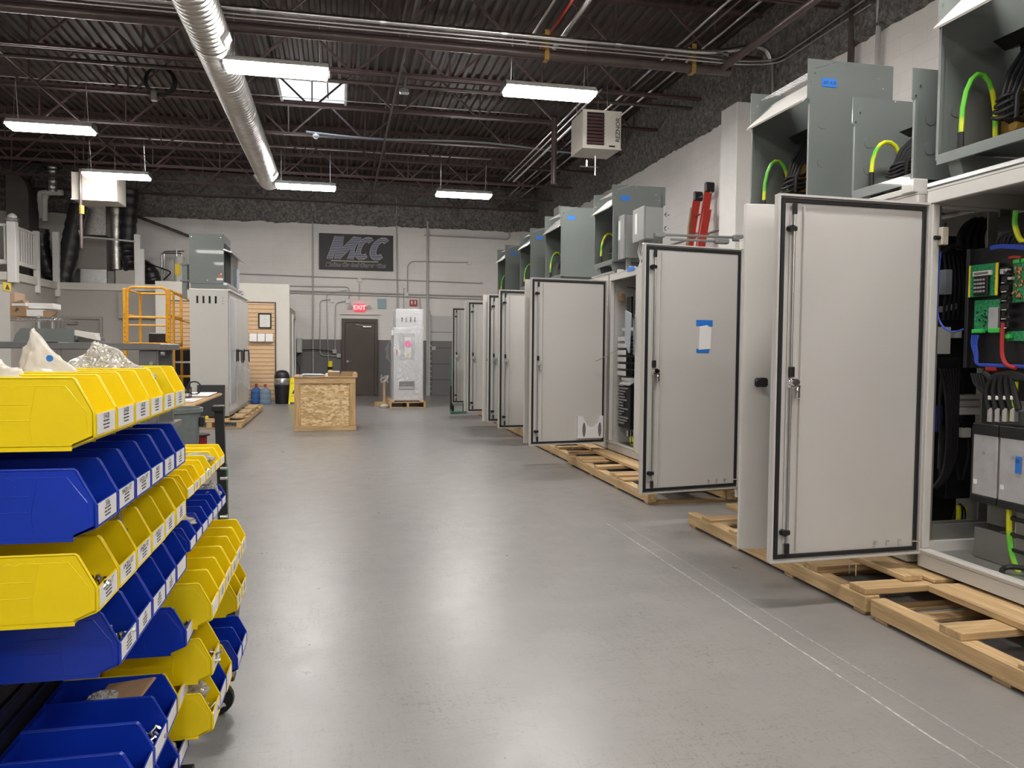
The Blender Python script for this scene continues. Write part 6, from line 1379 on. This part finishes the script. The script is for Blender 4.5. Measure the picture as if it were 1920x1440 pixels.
# tall cabinet at the left edge
t = thing('electrical_cabinet', 'tall grey cabinet at the left photo edge with a yellow warning triangle', 'cabinet', (-3.2, 7.0, 0))
e_ = on(1, 7.6, 20, 600).x; zt_ = on(1, 7.2, 10, 530).z
MB().bbox(e_-.9, 7.0, 0, e_, 7.6, zt_, .006).build('cabinet_body', M['cabL'], t)
q = on(0, e_+.002, 14, 538)
MB().prism([(q.y-.09, q.z-.035), (q.y+.07, q.z-.035), (q.y+.07, q.z+.035), (q.y-.09, q.z+.035)], e_, e_+.003, 'x').build('warning_label', M['warn'], t)
MB().prism([(q.y-.05, q.z-.022), (q.y+.04, q.z-.022), (q.y-.005, q.z+.024)], e_+.003, e_+.005, 'x').build('triangle_mark', M['ink'], t)
# wire shelf with boxes
YS = 9.4
a = on(1, YS, 19, 596); b = on(1, YS, 104, 596)
t = thing('wire_shelf', 'chrome wire shelving carrying cardboard and white boxes at the left', 'shelf', (a.x, YS, 0))
m = MB().tube([(a.x, YS, a.z), (b.x, YS, a.z)], .006, 6).tube([(a.x, YS, a.z-.03), (b.x, YS, a.z-.03)], .006, 6).tube([(b.x, YS, a.z), (b.x, YS+.45, a.z)], .006, 6).tube([(a.x, YS+.45, a.z), (b.x, YS+.45, a.z)], .006, 6)
k = 0; x = a.x
while x < b.x-.03: m.bar((x, YS, a.z), (x+.02, YS, a.z-.03), .005).bar((x+.02, YS, a.z-.03), (x+.04, YS, a.z), .005).bar((x, YS, a.z+.004), (x, YS+.45, a.z+.004), .005); x += .04
m.build('shelf_deck', M['chrome'], t)
for x, y in ((on(1, YS, 72, 600).x, YS+.02), (a.x-.6, YS+.02), (on(1, YS, 72, 600).x, YS+.43)): MB().cyl((x, y, 0), (x, y, a.z+.03), .014, 10).build('post', M['chrome'], t, smooth=True)
zz = a.z+.008
def bx(x0, x1, y0, y1, dy, mt, lab, Yb=None, nm='carton'):
    Yb = Yb or YS+.05; p = on(1, Yb, x0, y0); q = on(1, Yb, x1, y1)
    return tag(MB().bbox(p.x, Yb, q.z, q.x, Yb+dy, p.z, .004).build(nm, M[mt]), lab, 'box', 'boxes on the wire shelf')
b1 = bx(19, 49, 574, 593.5, .3, 'card', 'brown cardboard box with arrow print on the wire shelf')
q = on(1, YS+.046, 31, 580); MB().prism([(q.x-.02, q.z-.02), (q.x+.0, q.z-.02), (q.x+.025, q.z+.0), (q.x+.0, q.z+.025), (q.x-.005, q.z+.0)], YS+.043, YS+.046, 'y').build('arrow_print', M['ink'], b1)
p = on(1, YS+.05, 19, 567); q2 = on(1, YS+.05, 50, 574); MB().bbox(p.x+.01, YS+.06, q2.z, q2.x-.01, YS+.3, p.z, .003).build('white_insert', M['paper'], b1)
MB().prism([(p.x-.0, p.z), (q2.x-.02, p.z), (p.x+.12, p.z+.03)], YS+.05, YS+.2, 'y').build('open_flap', M['card'], b1)
b2 = bx(49, 81, 580, 593.5, .3, 'white', 'lower flat white box on the wire shelf'); 
bx(52, 100, 568, 579.5, .25, 'white', 'upper long white box on the wire shelf', YS+.12)
p = on(1, YS+.05, 81, 582); q = on(1, YS+.05, 107, 588); MB().prism([(p.x, p.z), (q.x-.04, p.z-.01), (q.x, q.z+.02), (q.x-.05, q.z-.03), (p.x+.06, q.z-.035), (p.x, q.z-.03)], YS+.05, YS+.09, 'y').build('folded_lid', M['card'], b2)
tag(MB().bbox(on(1, YS+.5, 19, 560).x-.3, YS+.5, zz, on(1, YS+.5, 28, 560).x, YS+.8, on(1, YS+.5, 28, 548).z, .004).build('tan_board', mat('tan_board', (.48, .33, .24), .7)), 'tan board standing behind the boxes on the wire shelf', 'board')
# ---- mezzanine equipment
RX0 = on(1, 19.25, 0, 500).x
t = thing('mezzanine_railing', 'white wooden balustrade on the mezzanine at upper left', 'railing', (-7, 19.2, 2.98))
zr = on(1, 19.25, 5, 419).z; zl = on(1, 19.25, 5, 490).z
px_ = on(1, 19.22, 25, 500).x
MB().bbox(XL, 19.2, zr-.06, px_, 19.27, zr, .005).bbox(XL, 19.2, zl-.06, px_, 19.27, zl+.04, .005).build('rail', M['white'], t)
x = px_-.16
while x > px_-1.5: MB().bbox(x-.02, 19.215, zl, x+.02, 19.255, zr-.05, .004).build('baluster', M['white'], t); x -= .15
def post(x, y, z0, z1, w=.07, cap=False):
    p_ = MB().bbox(x-w, y-w, z0, x+w, y+w, z1, .008)
    if cap: p_.lathe([(.06, 0), (.1, .02), (.1, .05), (.085, .08), (.1, .11), (.06, .16), (.005, .19)], (x, y, z1), 16)
    return p_.build('post', M['white'], t)
post(px_, 19.205, 2.75, zr+.04, .09, True)
mc = MB(); 
for k in range(3): mc.tube([(px_+.13*math.cos(a_), 19.22+.13*math.sin(a_), zr+.05+.03*k+.01*math.sin(a_*2)) for a_ in [j*PI/10 for j in range(20)]], .008, 6, closed=True)
mc.build('wire_loop', M['galv'], t, smooth=True)
# inward leg of the balustrade
y2 = on(0, XS+.02, 69, 500).y
MB().bbox(XS-.02, 19.25, zr-.08, XS+.05, y2, zr-.02, .005).build('rail', M['white'], t); MB().bbox(XS-.02, 19.25, zl-.05, XS+.05, y2, zl+.04, .005).build('rail', M['white'], t)
y = 19.42
while y < y2-.1: MB().bbox(XS, y, zl, XS+.035, y+.035, zr-.06, .004).build('baluster', M['white'], t); y += .145
post(XS+.02, y2, 2.62, zr+.04, .06); post(XS+.02, YO-.02, 2.62, on(1, YO, 107, 435).z, .075)
pr_ = on(1, YO, 258, 440); post(pr_.x, YO-.02, 2.8, pr_.z, .07); pq_ = on(1, YO, 267, 467); post(pq_.x, YO-.02, 2.8, pq_.z, .05)
MB().tube(bend([tuple(on(1, YO-.1, 148, 432)), tuple(on(1, YO-.1, 152, 447)), tuple(on(1, YO-.1, 160, 444)), tuple(on(1, YO-.1, 256, 453))], .05), .02, 8).build('pipe_rail', M['white'], t, smooth=True)
def E_(Y_, x0, y0, x1, y1): p = on(1, Y_, x0, y0); q = on(1, Y_, x1, y1); return p.x, p.z, q.x, q.z
x0, z1, x1, z0_ = E_(22.5, 142, 443, 200, 505); xx0, zz1, xx1, zz0 = E_(22.5, 150, 504, 201, 529)
t = thing('furnace', 'beige furnace cabinet with foil-wrapped duct on the mezzanine', 'furnace', (x0, 22.5, 2.7))
M['furn'] = noisy('furnace_beige', (.28, .26, .235), .5, 0, 3, .04)
MB().bbox(x0, 22.5, z0_, x1, 23.1, z1, .008).build('furnace_body', M['furn'], t); MB().bbox(xx0, 22.48, 2.7, xx1, 23.1, z0_, .006).build('base_duct', M['galv'], t)
a0, a1, b1_, b0 = E_(22.55, 156, 378, 199, 442); MB().bbox(a0, 22.55, b0, b1_, 23.05, a1, .01).build('foil_duct', M['foil'], t)
MB().bbox(on(1, 22.5, 145, 470).x-.03, 22.49, on(1, 22.5, 145, 470).z-.05, on(1, 22.5, 145, 470).x+.03, 22.5, on(1, 22.5, 145, 470).z+.05).build('sticker', M['paper'], t)
def hose(Y_, pts, r, mt, lab, nm='flexible_duct'):
    P_ = [on(1, Y_, x, y) for x, y in pts]; S = []
    for i in range(len(P_)-1):
        p0 = P_[max(i-1, 0)]; p1 = P_[i]; p2 = P_[i+1]; p3 = P_[min(i+2, len(P_)-1)]
        for k in range(8): t_ = k/8; S.append(.5*((2*p1)+(p2-p0)*t_+(2*p0-5*p1+4*p2-p3)*t_*t_+(3*p1-p0-3*p2+p3)*t_**3))
    S.append(P_[-1]); rr = [r*(1+.06*math.sin(i*2.1)) for i in range(len(S))]
    return tag(MB().tube(S, rr, 14).build(nm, M[mt], smooth=True), lab, 'duct', 'flexible ducts on the mezzanine')
hose(22.2, [(148, 385), (138, 430), (128, 480), (118, 530)], .22, 'flex', 'black flexible duct curving down left of the furnace')
hose(22.6, [(243, 355), (240, 400), (238, 450), (240, 480), (250, 505)], .22, 'flex', 'thick black flexible duct hanging right of the furnace')
hose(22.5, [(217, 390), (217, 440), (218, 480), (219, 506)], .12, 'foil', 'silver foil flexible duct right of the furnace')
hose(23.1, [(265, 500), (280, 510), (290, 535)], .22, 'flex', 'black flexible duct lying behind the partition top')
x0, z1, x1, z0_ = E_(22.6, 218, 506, 253, 528); tag(MB().bbox(x0, 22.5, 2.7, x1, 23.0, z1, .01).build('white_carton', M['partition']), 'pale box standing on the mezzanine right of the silver duct', 'box')
x0, z1, x1, z0_ = E_(22.6, 203, 508, 217, 528); tag(MB().bbox(x0, 22.5, 2.7, x1, 23.0, z1, .01).build('dark_carton', M['bench_steel']), 'small dark box between furnace and pale box on the mezzanine', 'box')
# pale return duct and pipes at far left
x0, z1, x1, z0_ = E_(22.8, 14, 365, 57, 440); t = thing('return_duct', 'large grey duct with rounded top behind the balustrade', 'duct', (x0, 22.8, 2.7))
m = MB(); c_x = (x0+x1)/2; w2 = (x1-x0)/2
pr = [(x0, 2.7), (x1, 2.7), (x1, z1)]
for k in range(1, 10): a_ = k*PI/20; pr.append((x1-(x1-x0)*(1-math.cos(a_)), z1+.62*math.sin(a_)))
pr += [(x0, z1+.62)]
m.prism(pr, 22.7, 23.4, 'y').build('duct_body', noisy('grey_duct', (.12, .115, .105), .5, .2, 4, .1), t)
hose(22.9, [(80, 410), (76, 370), (82, 362), (118, 361)], .08, 'white', 'white vent pipe bending down beside the dark duct', 'vent_pipe'); hose(22.7, [(85, 415), (84, 375), (88, 366)], .07, 'white', 'second white vent pipe beside the first', 'vent_pipe')
hose(22.8, [(98, 360), (98, 335), (98, 314)], .12, 'galv', 'silver flue pipe rising from the white vent pipes', 'vent_pipe'); hose(22.8, [(98, 314), (97, 290), (96, 270)], .24, 'deck', 'wide dark flue above the silver flue pipe', 'vent_pipe')
hose(22.4, [(112, 525), (95, 515), (80, 470), (78, 430)], .18, 'flex', 'black flexible duct between balustrade and furnace')
hose(23.2, [(255, 405), (300, 422), (355, 443)], .04, 'pipebrown', 'dark sloped pipe on the far wall above the water heater', 'vent_pipe')
# water heater and piping behind the partition
x0, z1, x1, z0_ = E_(22.6, 325, 484, 345, 528); cxw = (x0+x1)/2; rw = (x1-x0)/2
t = thing('water_heater', 'pale cylindrical water heater with yellow label above the partition', 'water heater', (cxw, 22.7, 2.6))
MB().lathe([(rw, 0), (rw, z1-2.6), (rw*.8, z1-2.55)], (cxw, 22.7, 2.6), 24).build('tank', M['partition'], t, smooth=True)
MB().prism([(-rw*.5, 0), (rw*.5, 0), (rw*.5, .3), (-rw*.5, .3)], -.01, 0, 'y').xf(Matrix.Translation((cxw-.02, 22.7-rw, z1-.45))).build('yellow_label', M['warn'], t)
m = MB()
for pts in ([(303, 528), (303, 475), (340, 475), (340, 484)], [(307, 520), (307, 472), (345, 471)], [(331, 484), (331, 468)]): m.tube(bend([tuple(on(1, 22.9, x, y)) for x, y in pts], .05), .02, 6)
m.build('pipework', M['steel'], t, smooth=True)
MB().tube(bend([tuple(on(1, 22.85, x, y)) for x, y in [(272, 492), (300, 502), (322, 510), (312, 520), (306, 525)]], .1), .018, 6).build('hose', M['cable'], t, smooth=True)
# left unit heater
t = thing('unit_heater', 'plain white ceiling-hung unit heater seen from behind on the left', 'heater', (-4.9, 18, 4.4), 'ceiling unit heaters')
q0 = on(1, 18, 133, 325); q1 = on(1, 18, 219, 378)
MB().bbox(q0.x, 18, 4.40, q1.x, 18.75, 4.96, .008).build('casing', M['heat'], t)
MB().bbox(q0.x-.01, 17.99, 4.39, q1.x+.01, 18.02, 4.41).build('seam', M['heat'], t)
m = MB()
for x in (q0.x+.05, q1.x-.05): m.cyl((x, 18.1, 4.96), (x, 18.1, 5.6), .008, 6)
m.cyl((on(1, 17.95, 151, 340).x, 17.94, 3.4), (on(1, 17.95, 151, 340).x, 17.94, 5.0), .03, 8).build('hanger', M['pipebrown'], t)
MB().cyl((on(1, 17.9, 152, 395).x, 17.94, on(1, 17.9, 152, 395).z-.06), (on(1, 17.9, 152, 395).x, 17.94, on(1, 17.9, 152, 385).z), .05, 10).build('valve', M['brass'], t)
# light settings
scn.view_settings.view_transform = 'Standard'; scn.view_settings.look = 'None'; scn.view_settings.gamma = 1; scn.view_settings.use_curve_mapping = False
scn.view_settings.exposure = 1.72
